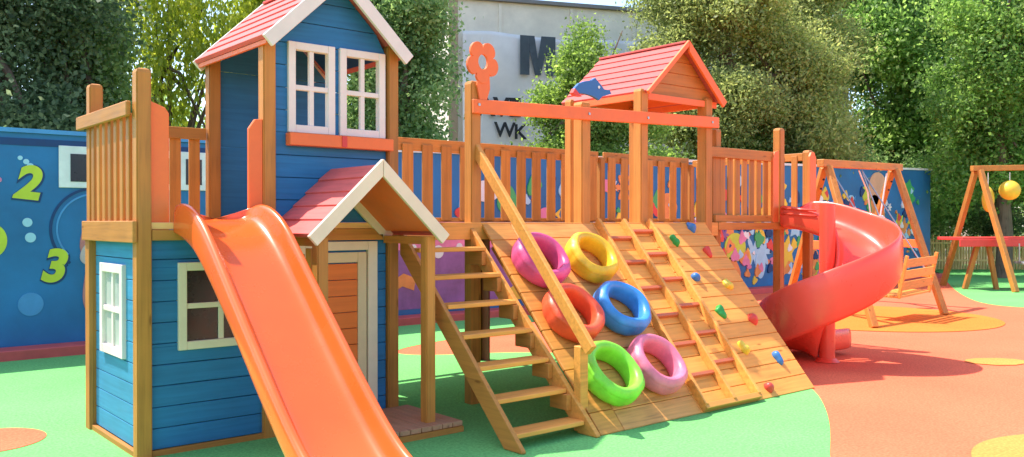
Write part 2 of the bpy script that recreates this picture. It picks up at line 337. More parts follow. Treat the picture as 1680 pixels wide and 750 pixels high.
def window_y(parent, x0, x1, z0, z1, y, m, fw=.045, pane=None, mull=.025):
    cx, cz = (x0+x1)/2, (z0+z1)/2
    f = obj('window', B((x0, x0+fw, y-.02, y+.035, z0, z1), (x1-fw, x1, y-.02, y+.035, z0, z1), (x0+fw, x1-fw, y-.018, y+.033, z0, z0+fw), (x0+fw, x1-fw, y-.018, y+.033, z1-fw, z1)), m, parent, .003)
    obj('glazing_bar', B((cx-mull/2, cx+mull/2, y-.008, y+.022, z0+fw, z1-fw)), m, f, .002)
    obj('glazing_bar', B((x0+fw, x1-fw, y-.012, y+.026, cz-mull/2, cz+mull/2)), m, f, .002)
    if pane: obj('pane', B((x0+fw-.01, x1-fw+.01, y+.004, y+.010, z0+fw-.01, z1-fw+.01)), pane, f)
    return f
def window_x(parent, y0, y1, z0, z1, x, m, fw=.045, pane=None, mull=.025):
    cx, cz = (y0+y1)/2, (z0+z1)/2
    f = obj('window', B((x-.02, x+.035, y0, y0+fw, z0, z1), (x-.02, x+.035, y1-fw, y1, z0, z1), (x-.018, x+.033, y0+fw, y1-fw, z0, z0+fw), (x-.018, x+.033, y0+fw, y1-fw, z1-fw, z1)), m, parent, .003)
    obj('glazing_bar', B((x-.008, x+.022, cx-mull/2, cx+mull/2, z0+fw, z1-fw)), m, f, .002)
    obj('glazing_bar', B((x-.012, x+.026, y0+fw, y1-fw, cz-mull/2, cz+mull/2)), m, f, .002)
    if pane: obj('pane', B((x+.004, x+.010, y0+fw-.01, y1-fw+.01, z0+fw-.01, z1-fw+.01)), pane, f)
    return f
def post(parent, x, y, z0, z1, w=.095, m=None, name='post', dome=True):
    bm = bmesh.new(); h = w/2; quad = lambda s, z: [(x-s, y-s, z), (x+s, y-s, z), (x+s, y+s, z), (x-s, y+s, z)]
    if dome:
        rings = [quad(h, z0), quad(h, z1-.03), quad(h*.82, z1-.008), quad(h*.5, z1)]
    else: rings = [quad(h, z0), quad(h, z1)]
    vs = [[bm.verts.new(p) for p in r] for r in rings]
    for a, b in zip(vs[:-1], vs[1:]):
        for i in range(4): bm.faces.new((a[i], a[(i+1) % 4], b[(i+1) % 4], b[i]))
    bm.faces.new(vs[0][::-1]); bm.faces.new(vs[-1])
    bmesh.ops.bevel(bm, geom=[e for e in bm.edges if abs(e.verts[0].co.z-e.verts[1].co.z) > .1], offset=.008, segments=2, affect='EDGES')
    return obj(name, bm, m or WZ, parent)
def roof_slope(x_e, z_e, x_r, z_r, y0, y1, n, t=.022):
    """boards overlapping like clapboards, lines parallel to the ridge"""
    bm = bmesh.new(); e = Vector((x_e, 0, z_e)); r = Vector((x_r, 0, z_r)); d = (r-e)/n; nn = Vector((-d.z, 0, d.x)).normalized()
    if nn.z < 0: nn = -nn
    for i in range(n):
        a = e + d*i; b = a + d*1.06 if i < n-1 else a + d
        lo = [a, a+nn*(t+.012), b+nn*t, b]
        o = .006*((i*7) % 3-1)
        quad8(bm, [(p.x, y0+o, p.z) for p in lo], [(p.x, y1-o, p.z) for p in lo])
    return bm
def barge(x_e, z_e, x_r, z_r, y, w=.085, t=.03):
    e = Vector((x_e, 0, z_e)); r = Vector((x_r, 0, z_r)); d = (r-e).normalized(); nn = Vector((-d.z, 0, d.x)); nn = nn if nn.z > 0 else -nn
    top = .036; bm = bmesh.new()
    # plumb cut at the ridge
    k = (w-.0)/nn.z
    pts = [(e+nn*top), (r+Vector((0, 0, top/nn.z))), (r+Vector((0, 0, top/nn.z-k))), (e+nn*(top-w))]
    quad8(bm, [(p.x, y, p.z) for p in pts], [(p.x, y+t, p.z) for p in pts]); return bm
def balusters(parent, a, b, n, z0, z1, w, t, m=None, name='baluster', skip=()):
    a, b = Vector(a), Vector(b); d = (b-a).normalized(); L = (b-a).length
    for i in range(n):
        if i in skip: continue
        c = a + d*(L*(i+.5)/n); bm = bmesh.new(); beam(bm, (c.x, c.y, z0), (c.x, c.y, z1), w, t, up=(-d.y, d.x, 0)); obj(name, bm, m or WZ, parent, .004)

# ------------------------------------------------------------ playhouse
YF, YB = 5.73, 6.80
ph = empty('playhouse', (2.6, 6.2, 0), 'blue two storey wooden playhouse tower with pink roof and porch', 'playhouse')
pz = .002
for x, y, z1 in ((1.76, YF, 2.47), (1.76, YB, 2.50), (2.60, YF+.01, 2.78), (2.63, YB, 2.80), (3.60, YF+.01, 2.85), (3.60, YB+.10, 2.74)):
    post(ph, x, y, 0, z1, .092)
# lower walls
fh = (1.98, 2.60, .67, 1.24)
w = obj('front_wall', wall_y(siding(0, (1.812, 3.55), .05, 1.40, [(2.01, 2.52, .70, 1.21)], .135), YF, .02), BLUE, ph, .002)
obj('base_trim', B((1.81, 2.72, YF-.025, YF+.0, 0, .048)), WX, w, .003)
window_y(ph, 1.98, 2.55, .67, 1.24, YF-.002, CREAM, .055, DARK, .035)
w = obj('side_wall', wall_x(siding(0, (YF+.05, YB-.05), .05, 1.40, [(6.06, 6.54, .62, 1.20)], .135), 1.752, .02), BLUE_LIT, ph, .002)
obj('base_trim', B((1.72, 1.751, YF+.05, YB-.05, 0, .048)), WY, w, .003)
obj('corner_trim', B((1.705, 1.735, YB-.05, YB+.05, 0, 1.38)), WZ, w, .003)
window_x(ph, 6.04, 6.56, .60, 1.22, 1.745, WHITE, .06, PALE, .035)
obj('back_wall', wall_y(siding(0, (1.81, 3.55), .05, 1.40), YB, .02), BLUE, ph)
obj('side_wall', wall_x(siding(0, (YF+.05, YB-.05), .05, 1.40), 3.60, .02), BLUE_LIT, ph)
# floor and fascia
fl = obj('floor', B(*[(1.72, 3.655, YF-.03+.1*i, YF-.03+.1*i+.095, 1.455, 1.50) for i in range(11)]), DK, ph, .003)
obj('fascia', B((1.81, 3.55, YF-.04, YF-.012, 1.385, 1.453)), WX, fl, .003)
obj('fascia', B((1.685, 1.712, YF-.06, YB+.06, 1.372, 1.51)), WY, fl, .004)
# left railing
rl = obj('railing', B((1.670, 1.700, YF+.02, YB+.15, 2.17, 2.265)), WY, ph, .006)
balusters(rl, (1.725, YF+.08, 0), (1.725, YB-.05, 0), 7, 1.502, 2.20, .065, .022)
rl = obj('railing', B((1.82, 2.575, YB-.005, YB+.030, 2.145, 2.235)), WX, ph, .004)
balusters(rl, (1.83, YB+.042, 0), (2.57, YB+.042, 0), 5, 1.46, 2.19, .085, .02)
# orange panels either side of the slide mouth
bm = bmesh.new(); poly_xz(bm, [(1.81, 1.40), (1.925, 1.40), (1.925, 2.20), (1.90, 2.235), (1.81, 2.27)], YF-.012, YF+.012); obj('slide_panel', bm, ORP, ph, .003)
bm = bmesh.new(); poly_xz(bm, [(2.455, 1.50), (2.553, 1.50), (2.553, 2.21), (2.50, 2.205), (2.455, 2.14)], YF-.022, YF+.008); obj('slide_panel', bm, ORP, ph, .003)
# tower walls
RX, RZ = 3.10, 3.275
sl_ = (RZ-2.74)/(RX-2.545)
lo = lambda z: max(2.648, 2.545+(z-2.74)/sl_); hi = lambda z: min(3.552, 3.655-(z-2.74)/sl_)
holes = [(2.79, 3.075, 2.18, 2.73), (3.19, 3.505, 2.18, 2.73)]
obj('tower_wall', wall_y(siding(0, None, 1.503, 3.25, holes, .158, lo=lo, hi=hi), YF, .02), BLUE, ph, .002)
obj('tower_back_wall', wall_y(siding(0, None, 1.503, 3.25, (), .6, lo=lo, hi=lambda z: min(3.645, 3.655-(z-2.74)/sl_)), YB+.02, .02), BLUE, ph, .002)
window_y(ph, 2.745, 3.11, 2.135, 2.775, YF-.006, WHITE, .055, None, .035)
window_y(ph, 3.15, 3.535, 2.135, 2.775, YF-.006, WHITE, .055, None, .035)
wb = obj('window_box', B((2.73, 3.57, YF-.085, YF-.004, 2.04, 2.128)), ORP, ph, .004)
obj('bracket', B((3.13, 3.17, YF-.092, YF-.086, 2.045, 2.125)), REDP, wb)
# tower roof
obj('light_stop_board', B((2.66, 3.54, YF+.0205, YF+.03, 1.51, 2.12)), BLUE, ph); obj('light_stop_board', B((1.83, 2.0, YF+.0205, YF+.03, .06, 1.39), (2.55, 3.54, YF+.0205, YF+.03, .06, 1.39)), BLUE, ph)  # unseen boards added to keep sunlight from leaking through the siding gaps
obj('dark_ceiling_sheet', BM(((2.60, 6.25, 2.765), (3.085, 6.25, 3.225), .98, .012, (-.7, 0, .72)), ((3.60, 6.25, 2.765), (3.115, 6.25, 3.225), .98, .012, (.7, 0, .72))), MURD, ph)  # added sheets under the roof; the shade inside is put into their dark colour
r = obj('roof', roof_slope(2.53, 2.745, RX, RZ, YF-.13, YB+.06, 6), ROOF, ph, .002)
obj('roof_slope', roof_slope(3.67, 2.745, RX, RZ, YF-.13, YB+.06, 6), ROOF, r, .002)
obj('ridge_board', BM(((RX, YF-.13, RZ+.035), (RX, YB+.06, RZ+.035), .06, .02)), ROOF, r, .003)
for s in (-1, 1):
    obj('bargeboard', barge(RX+s*.575, 2.735, RX+s*.002, RZ, YF-.162, .095), WHITE, r, .003)
    obj('bargeboard', barge(RX+s*.575, 2.735, RX+s*.002, RZ, YB+.063, .095), WHITE, r, .003)
obj('eave_trim', B((2.535, 2.555, YF-.12, YB+.05, 2.715, 2.745)), ORP, r)
# porch
pp = obj('porch_deck', B(*[(2.765+.088*i, 2.765+.088*i+.083, 4.99, YF-.03, .055, .09) for i in range(11)]), wood('weathered_porch_wood', (.56, .27, .15), 'y'), ph, .003)
obj('porch_frame', B((2.765, 3.73, 4.98, 5.02, .013, .053)), WX, pp); obj('porch_frame', B((2.765, 3.73, 5.6, 5.64, .013, .053)), WX, pp)
for x in (2.68, 3.52): post(ph, x, 5.12, .014, 1.40, .08, name='porch_post', dome=False)
pr_ = obj('porch_roof', roof_slope(2.60, 1.405, 3.10, 1.875, 5.06, YF-.004, 5, .02), ROOF, ph, .002)
obj('roof_slope', roof_slope(3.60, 1.405, 3.10, 1.875, 5.06, YF-.004, 5, .02), ROOF, pr_, .002)
obj('roof_lining', BM(((2.67, 5.39, 1.442), (3.088, 5.39, 1.838), .62, .012, (-.68, 0, .73)), ((3.53, 5.39, 1.442), (3.112, 5.39, 1.838), .62, .012, (.68, 0, .73))), ORP, pr_)
for s in (-1, 1): obj('bargeboard', barge(3.10+s*.52, 1.386, 3.10+s*.002, 1.875, 5.028, .085), CREAM, pr_, .003)
for s in (-1, 1): obj('bargeboard', barge(3.10+s*.47, 1.39, 3.10+s*.002, 1.835, YF-.045, .09), CREAM, pr_, .003)
obj('tie_beam', B((2.72, 3.50, YF-.045, YF-.006, 1.37, 1.41)), WX, pr_)
obj('tie_beam', B((2.645, 2.715, 5.16, YF-.05, 1.345, 1.40)), WY, pr_)
obj('tie_beam', B((3.50, 3.57, 5.16, YF-.05, 1.345, 1.40)), WY, pr_)
dr = obj('door', B(*[(2.957, 3.290, YF-.028, YF-.003, .12+.12*i, .12+.12*i+.116) for i in range(9)]), ORD, ph, .003)
obj('door_frame', B((2.88, 2.955, YF-.032, YF-.002, .10, 1.28), (3.292, 3.365, YF-.032, YF-.002, .10, 1.28), (2.956, 3.291, YF-.032, YF-.002, 1.205, 1.28)), TAN, dr, .003)
obj('door_frame', B((2.80, 2.865, YF-.04, YF-.002, .10, 1.36), (3.375, 3.455, YF-.04, YF-.002, .10, 1.36), (2.866, 3.374, YF-.04, YF-.002, 1.295, 1.36)), CREAM, dr, .003)
for i, y in enumerate((5.22, 5.34)): obj('porch_picket', B((2.66, 2.685, y, y+.07, .013, 1.33-.04*i)), WZ, ph, .004)

# ------------------------------------------------------------ straight slide
def sweep(bm, stations, prof, drop=()):
    """stations: (pos, right, up, width scale, wall scale left, wall scale right)"""
    rings = []
    for si, (p, rt, up, wl, wr) in enumerate(stations):
        dp = drop[si] if si < len(drop) else 0
        ring = []
        for s, t in prof:
            k = wl if s < 0 else wr
            ring.append(bm.verts.new(p + rt*s + up*((t*k if t > .015 else t) - (dp if abs(s) > .28 and t < .06 else 0))))
        rings.append(ring)
    n = len(prof)
    for a, b in zip(rings[:-1], rings[1:]):
        for i in range(n): bm.faces.new((a[i], a[(i+1) % n], b[(i+1) % n], b[i]))
    bm.faces.new(rings[0][::-1]); bm.faces.new(rings[-1])
hw = .215
prof = [(-hw-.075, -.01), (-hw-.082, .05), (-hw-.078, .13), (-hw-.06, .155), (-hw-.035, .155), (-hw-.018, .13), (-hw+.005, .04), (-hw+.04, .008), (-.1, 0)]
prof = prof + [(-s, t) for s, t in prof[::-1]] + [(hw+.055, -.03), (hw-.02, -.035), (0, -.03), (-hw+.02, -.035), (-hw-.055, -.03)]
path = [(5.745, 1.512), (5.66, 1.512), (5.54, 1.50), (5.41, 1.45), (5.28, 1.37), (5.06, 1.175), (4.75, .895), (4.45, .625), (4.20, .41), (4.0, .26), (3.85, .175), (3.68, .125), (3.4, .105), (3.12, .095)]
st = []
for i, (y, z) in enumerate(path):
    a, b = path[max(i-1, 0)], path[min(i+1, len(path)-1)]; d = Vector((0, b[0]-a[0], b[1]-a[1])).normalized()
    up = Vector((1, 0, 0)).cross(d); up = up if up.z > 0 else -up
    k = (.55, .72, .80, .84, .86)[i] if i < 5 else .82
    st.append((Vector((2.232, y, z)), Vector((1, 0, 0)), up, k, k))
sd = empty('slide', (2.2, 4.4, 0), 'straight orange plastic slide in front of the blue playhouse', 'slide')
bm = bmesh.new(); sweep(bm, st, prof, (.07, .09, .10, .09, .06, .03)); obj('chute', bm, SLID, sd, smooth='all', sub=2)
obj('support_leg', B((1.98, 2.02, 3.96, 4.0, 0, .22)), METAL, sd); obj('support_leg', B((2.38, 2.42, 3.96, 4.0, 0, .22)), METAL, sd)

# ------------------------------------------------------------ walkway with back railing, beam, flower, fish and roof
YR = 7.50
wk = empty('walkway', (6.0, 6.6, 0), 'raised wooden walkway with railings, red beam and small gabled roof', 'walkway')
obj('deck', B(*([(3.66, 7.70, YF-.03+.1*i, YF-.03+.1*i+.096, 1.455, 1.50) for i in range(18)])), DK, wk, .003)
obj('fascia', B((3.66, 7.60, YF-.032-.026, YF-.032, 1.36, 1.50)), TR, wk, .003)
obj('fascia', B((3.66, 9.4, YR+.072, YR+.098, 1.36, 1.50)), WX, wk, .003)
obj('joist', B(*[(x, x+.05, YF, YR+.07, 1.36, 1.453) for x in (3.7, 4.6, 5.5, 6.4, 7.3)]), WY, wk)
for x, y, z0, z1, w_ in ((4.38, YF-.005, 0, 2.66, .10), (5.64, YF-.005, 0, 2.60, .115), (6.44, YF-.005, 0, 2.80, .105), (7.44, YF-.005, 0, 2.80, .115), (6.44, 6.70, 0, 2.80, .10), (7.44, 6.70, 0, 2.80, .10),
                        (3.75, YR, 0, 2.30, .09), (5.78, YR+.0, 0, 2.30, .09), (7.70, YR, 0, 2.30, .09)):
    post(wk, x, y, z0, z1, w_)
obj('dark_panel', B((5.83, 5.85, YR-.16, YR+.05, 0, 1.36)), P('dark_red_wood', (.22, .05, .03)), wk)
for x0, x1, n in ((3.80, 5.73, 8), (5.83, 7.65, 8), (7.75, 9.38, 7)):
    rl = obj('railing', B((x0, x1, YR-.02, YR+.015, 2.23, 2.36)), WX, wk, .004); obj('bottom_rail', B((x0, x1, YR-.018, YR+.013, 1.505, 1.55)), WX, rl, .004)
    balusters(rl, (x0, YR-.034, 0), (x1, YR-.034, 0), n, 1.52, 2.30, .13, .02)
obj('top_beam', BM(((4.33, YF-.075, 2.445), (7.56, YF-.085, 2.545), .035, .115)), ORP, wk, .005)
# flower: ring of five petals with a hole
bm = bmesh.new(); fx, fz = 4.43, 2.815; n = 120
outer = [(fx+(.108+.056*abs(math.sin(2.5*(t-math.pi/2)))**.55)*math.cos(t), fz+(.118+.060*abs(math.sin(2.5*(t-math.pi/2)))**.55)*math.sin(t)) for t in (2*math.pi*k/n for k in range(n))]
inner = [(fx+.050*math.cos(t), fz+.062*math.sin(t)) for t in (2*math.pi*k/n for k in range(n))]
L = [[bm.verts.new((x, y, z)) for x, z in ring] for y in (YF-.085, YF-.06) for ring in (outer, inner)]
for k in range(n):
    j = (k+1) % n
    bm.faces.new((L[0][k], L[0][j], L[1][j], L[1][k])); bm.faces.new((L[2][k], L[3][k], L[3][j], L[2][j]))
    bm.faces.new((L[0][k], L[2][k], L[2][j], L[0][j])); bm.faces.new((L[1][k], L[1][j], L[3][j], L[3][k]))
fo = obj('flower_board', bm, ORP, wk, .004); 
bm = bmesh.new(); poly_xz(bm, [(4.385, 2.70), (4.37, 2.62), (4.40, 2.50), (4.47, 2.50), (4.505, 2.60), (4.50, 2.70)], YF-.080, YF-.062); obj('stem_board', bm, ORP, fo)
fs = [(5.44, 2.69), (5.50, 2.745), (5.58, 2.775), (5.66, 2.785), (5.71, 2.82), (5.74, 2.785), (5.79, 2.76), (5.82, 2.72), (5.90, 2.725), (5.925, 2.69), (5.87, 2.68), (5.84, 2.665), (5.80, 2.66), (5.76, 2.615), (5.72, 2.64), (5.66, 2.655), (5.58, 2.66), (5.50, 2.655)]
bm = bmesh.new(); poly_xz(bm, fs, YF-.11, YF-.075); fo = obj('fish_board', bm, P('fish_blue_paint', (.035, .16, .42)), wk, .004)
bm = bmesh.new(); poly_xz(bm, [(5.42, 2.655), (5.445, 2.695), (5.50, 2.65), (5.53, 2.63), (5.45, 2.63)], YF-.116, YF-.070); obj('mouth', bm, REDP, fo)
bm = bmesh.new(); poly_xz(bm, disc_pts(5.75, 2.735, .014, n=10), YF-.116, YF-.112); obj('eye', bm, WHP, fo)
# small gabled roof
GX, GZ = 7.03, 3.285
r = obj('roof', roof_slope(6.45, 2.755, GX, GZ, YF-.10, 6.84, 7), ROOF, wk, .002)
obj('roof_slope', roof_slope(7.61, 2.755, GX, GZ, YF-.10, 6.84, 7), ROOF, r, .002)
obj('ridge_board', BM(((GX, YF-.10, GZ+.035), (GX, 6.84, GZ+.035), .06, .02)), ROOF, r, .003)
for s in (-1, 1): obj('bargeboard', barge(GX+s*.60, 2.74, GX+s*.002, GZ, YF-.132, .085 if s > 0 else .045), ORP, r, .003)
s2 = (GZ-2.755)/(GX-6.45)
for yy in (YF-.02, 6.76):
    obj('gable_boards', wall_y(siding(0, None, 2.765, 3.22, (), .12, lo=lambda z: 6.455+(z-2.75)/s2, hi=lambda z: 7.605-(z-2.75)/s2), yy, .018), WX, r, .002)
obj('tie_beam', B((6.50, 7.58, YF-.05, YF-.025, 2.70, 2.762)), ORP, r); obj('tie_beam', B((6.42, 6.46, YF+.05, 6.65, 2.70, 2.76)), ORP, r); obj('tie_beam', B((7.42, 7.46, YF+.05, 6.65, 2.70, 2.76)), ORP, r)
obj('roof_lining', BM(((6.53, 6.23, 2.795), (7.015, 6.23, 3.235), 1.0, .01, (-.67, 0, .74)), ((7.53, 6.23, 2.795), (7.045, 6.23, 3.235), 1.0, .01, (.67, 0, .74))), ORP, r)

for x, y, z in ((5.64, YF-.0635, 1.40), (4.38, YF-.0565, 1.40), (6.44, YF-.0585, 1.40), (7.44, YF-.0635, 1.40), (4.38, YF-.095, 2.46), (5.64, YF-.10, 2.485), (6.44, YF-.102, 2.51), (7.44, YF-.104, 2.54)):
    obj('bolt', T([(x, y+.006, z), (x, y-.005, z)], .013, 8), METAL, wk)
# right hand platform
rp = empty('slide_platform', (8.5, 6.6, 0), 'wooden end platform with railings above the red spiral slide', 'platform')
obj('deck', B(*([(7.71, 9.45, YF-.03+.1*i, YF-.03+.1*i+.096, 1.455, 1.50) for i in range(18)])), DK, rp, .003)
obj('fascia', B((7.61, 9.45, YF-.058, YF-.032, 1.42, 1.50)), WX, rp, .003)
for x, y, z1 in ((7.70, YF+.06, 2.50), (8.80, YF-.005, 2.58), (9.42, YF, 2.36), (9.42, YR, 2.28)): post(rp, x, y, 0, z1, .095)
rl = obj('railing', B((7.50, 8.66, YF-.03, YF+.01, 2.19, 2.30)), WX, rp, .005); obj('bottom_rail', B((7.6, 8.66, YF-.028, YF+.008, 1.505, 1.58)), WX, rl, .004)
balusters(rl, (7.58, YF+.022, 0), (8.64, YF+.022, 0), 8, 1.505, 2.24, .085, .022)
rl = obj('railing', B((9.40, 9.44, YF+.06, YR-.06, 2.24, 2.33)), WY, rp, .005)
balusters(rl, (9.40, YF+.08, 0), (9.40, YR-.08, 0), 9, 1.505, 2.30, .08, .02)
bm = bmesh.new(); poly_xz(bm, [(8.62, 1.45), (8.735, 1.45), (8.735, 2.32), (8.66, 2.30), (8.62, 2.22)], YF-.05, YF-.02); obj('slide_panel', bm, ORP, rp, .003)
bm = bmesh.new(); poly_xz(bm, [(9.335, 1.50), (9.47, 1.50), (9.47, 2.26), (9.43, 2.33), (9.37, 2.33), (9.335, 2.28)], YF-.08, YF-.05); obj('slide_panel', bm, ORP, rp, .003)

# ------------------------------------------------------------ staircase
sc = empty('staircase', (3.95, 5.0, 0), 'open wooden staircase with seven treads beside the tyre ramp', 'staircase')
xl, xr = 3.655, 4.315
def stringer(x, w=.035, d=.15):
    bm = bmesh.new(); pts = [(YF-.062, 1.455), (YF-.062, 1.455-.20), (4.42, 0.014), (4.235, 0.014), (4.235, .03)]
    quad8(bm, [(x-w/2, y, z) for y, z in pts], [(x+w/2, y, z) for y, z in pts]); return bm
obj('stringer', stringer(xl), WY, sc, .004); obj('stringer', stringer(xr+.02, .04), TR, sc, .004)
obj('step_block', B(*[(xr-.045, xr-.001, y-.10, y+.08, z-.14, z-.03) for y, z in [(5.56-.195*i, 1.30-.1985*i) for i in range(6)]]), WY, sc, .003)
for i in range(7):
    z = 1.305-.1985*i; y = 5.54-.1845*i
    obj('tread', B((xl+.019, xr-.002, y-.085, y+.085, z-.032, z)), TR, sc, .005)
obj('handrail', BM(((4.40, 5.80, 2.21), (4.36, 4.33, .60), .045, .095)), TR, sc, .006)
obj('handrail_post', B((4.345, 4.42, 4.42, 4.495, .014, .62)), TR, sc, .005)

# ------------------------------------------------------------ climbing ramp
RY0, RZ0, RY1 = YF-.06, 1.49, 4.24
sdir = Vector((0, RY1-RY0, -RZ0)).normalized(); snor = Vector((0, sdir.z, -sdir.y)); snor = snor if snor.z > 0 else -snor
RL = math.hypot(RY1-RY0, RZ0)
def onr(x, z, off=0): 
    y = RY0 - (RZ0-z)*(RY0-RY1)/RZ0; return Vector((x, y, z)) + snor*off
cr = empty('climbing_ramp', (5.8, 4.9, 0), 'wide sloping plank ramp with ladder frames and coloured climbing holds', 'climbing ramp')
def planks(x0, x1, n, t=.025, x0b=None, x1b=None, gap=.006, jit=0.0):
    bm = bmesh.new(); x0b = x0 if x0b is None else x0b; x1b = x1 if x1b is None else x1b
    for i in range(n):
        a, b = i/n, (i+1)/n - gap/RL; f = lambda s, e: e[0]*(1-s)+e[1]*s; L = [f(a, (x0, x0b)), f(b, (x0, x0b))]; Rr = [f(a, (x1, x1b)), f(b, (x1, x1b))]
        j = jit*random.uniform(-1, 1); q = lambda x, s, o: onr(x, RZ0*(1-s)+.014*s, o)
        quad8(bm, [q(L[0]+j, a, -t), q(Rr[0], a, -t), q(Rr[1], b, -t), q(L[1]+j, b, -t)], [q(L[0]+j, a, 0), q(Rr[0], a, 0), q(Rr[1], b, 0), q(L[1]+j, b, 0)])
    return bm
obj('side_planks', planks(4.44, 4.74, 11, .025, 4.385, 4.62), TR, cr, .004)
obj('planks', planks(4.745, 5.72, 12, .025, 4.625, 5.50), RP2, cr, .004)
obj('planks', planks(5.725, 6.40, 12, .025, 5.505, 6.24), RP, cr, .004)
obj('planks', planks(6.405, 7.38, 13, .025, 6.245, 7.12, jit=0), RP, cr, .004)
obj('joist', BM(*[(onr(x, 1.35, -.06), onr(x, .05, -.06), .04, .07, snor) for x in (4.5, 5.3, 6.1, 6.9)]), WY, cr)
for x0, x1 in ((5.76, 5.535), (6.10, 5.90), (6.46, 6.24)):
    obj('ladder_rail', BM((onr(x0, 1.49, .035), onr(x1, .04, .035), .035, .07, snor)), TR, cr, .004)
for i, z in enumerate((1.40, 1.19, .97, .75, .53, .31)):
    s = 1-z/RZ0; xa = 5.76*(1-s)+5.535*s; xb = 6.10*(1-s)+5.90*s; xc = 6.46*(1-s)+6.24*s
    obj('rung', BM((onr(xa+.018, z-.06, .02), onr(xb-.018, z-.06, .02), .032, .035, snor)), RUNG, cr, .003)
    obj('rung', BM((onr(xb+.018, z, .02), onr(xc-.018, z, .02), .032, .035, snor)), RUNG, cr, .003)
obj('bottom_rail', BM((onr(5.52, .035, .03), onr(6.26, .035, .03), .05, .06, snor)), TR, cr, .004)
def hold(x, z, m, seed):
    rh = random.Random(seed); bm = bmesh.new(); bmesh.ops.create_icosphere(bm, subdivisions=3, radius=1)
    k = [rh.uniform(.6, 1.2) for _ in range(3)]
    for v in bm.verts:
        p = v.co.copy(); d = 1+.18*math.sin(3*p.x*k[0]+seed)+.16*math.sin(4*p.y*k[1]+2*seed)-.25*max(0, .3-abs(p.x-.2))*max(0, p.z)*2
        v.co = Vector((p.x*.040*d, p.y*.062*d*(1+.25*p.x), max(p.z*.055*d, -.004)))
    q = snor.to_track_quat('Z', 'Y'); 
    for v in bm.verts: v.co = q @ v.co + onr(x, z, .001)
    o = obj('climbing_hold', bm, m, cr, smooth='all')
HG, HR, HB, HY = P('green_hold', (.04, .38, .07), rough=.35), P('red_hold', (.75, .07, .05), rough=.35), P('blue_hold', (.05, .20, .50), rough=.35), P('yellow_hold', (.85, .60, .06), rough=.35)
for i, (x, z, m) in enumerate(((7.07, 1.44, HB), (6.67, 1.31, HG), (7.05, 1.20, HR), (6.59, .98, HB), (6.97, .90, HY), (6.57, .68, HG), (6.94, .59, HR), (6.53, .38, HY), (6.90, .27, HB), (6.49, .08, HR))): hold(x, z, m, i+1)

# ------------------------------------------------------------ tyres on the ramp
def tyre(x, z, m, label, ro=.295, ri=.165, w=.165, sq=1.0, seed=0):
    bm = bmesh.new(); n = 48; hh = w/2
    pr = [(ri, -hh*.55), (ri+.012, -hh*.9), (ri+.05, -hh), (ro-.05, -hh), (ro-.014, -hh*.80), (ro, -hh*.45), (ro, hh*.30), (ro-.006, hh*.38), (ro, hh*.46), (ro-.014, hh*.80), (ro-.045, hh), (ri+.05, hh*1.02), (ri+.010, hh*.90), (ri, hh*.5), (ri-.004, 0)]
    q = snor.to_track_quat('Z', 'Y'); c = onr(x, z, hh+.003); rings = []; rt = random.Random(seed)
    ph1, ph2 = rt.random()*6, rt.random()*6
    for k in range(n):
        t = 2*math.pi*k/n; ct, s_ = math.cos(t), math.sin(t); wr = 1+.018*math.sin(2*t+ph1)+.010*math.sin(5*t+ph2); ax = .006*math.sin(3*t+ph2)
        tread = .008*(k % 4 == 0)
        ring = []
        for a, h in pr:
            a2 = a*wr - (tread if a > ro-.02 else 0); ring.append(bm.verts.new(c + q @ Vector((a2*ct*sq, a2*s_, h+ax if h > 0 else h))))
        rings.append(ring)
    for k in range(n):
        A, Bq = rings[k], rings[(k+1) % n]
        for i in range(len(pr)): j = (i+1) % len(pr); bm.faces.new((A[i], A[j], Bq[j], Bq[i]))
    o = obj('tyre', bm, m, None, smooth='all', sub=1); tag(o, label, 'tyre', 'painted tyres fixed to the climbing ramp')
def tp(n, c): return paint(n, c, .40, .22, 6, .35, .45, .08)
TY = [((887, 427), 'magenta_tyre', (.78, .09, .25), 'magenta pink tyre highest and leftmost on the ramp, behind the handrail'),
      ((970, 423), 'yellow_tyre', (.92, .50, .025), 'yellow painted tyre at the top of the plank ramp'),
      ((940, 514), 'orange_red_tyre', (.95, .10, .035), 'orange red painted tyre behind the handrail in the middle of the ramp'),
      ((1020, 506), 'blue_tyre', (.05, .27, .68), 'bright blue painted tyre in the middle of the ramp'),
      ((1002, 613), 'green_tyre', (.26, .72, .05), 'lime green painted tyre at the foot of the ramp'),
      ((1077, 598), 'pink_tyre', (.85, .20, .30), 'light pink painted tyre low on the ramp beside the lime green one')]
TXZ = [(4.717, 1.133), (5.299, 1.137), (4.711, 0.735), (5.264, 0.738), (4.714, 0.321), (5.239, 0.332)]
for i, ((x, z), (uv, nm, c, lab)) in enumerate(zip(TXZ, TY)):
    ro = (.262, .25, .262, .258, .262, .255)[i]
    tyre(x, z, tp(nm, c), lab, ro, ro*.63, .185, (.96, 1, .97, 1, .98, 1)[i], seed=i+1)

# ------------------------------------------------------------ spiral slide
ss = empty('spiral_slide', (8.6, 5.0, 0), 'red spiral plastic slide curling round a column at the right platform', 'slide')
C = Vector((8.60, 5.0, 0)); rm = .415; hs_ = .30
prof2 = [(-hs_-.03, -.02), (-hs_-.035, .06), (-hs_-.03, .21), (-hs_-.012, .245), (-hs_+.008, .245), (-hs_+.018, .20), (-hs_+.04, .07), (-hs_+.09, .015), (-.09, 0)]
prof2 = prof2 + [(-s, t) for s, t in prof2[::-1]] + [(hs_+.0, -.05), (hs_*.5, -.05), (0, -.045), (-hs_*.5, -.05), (-hs_, -.05)]
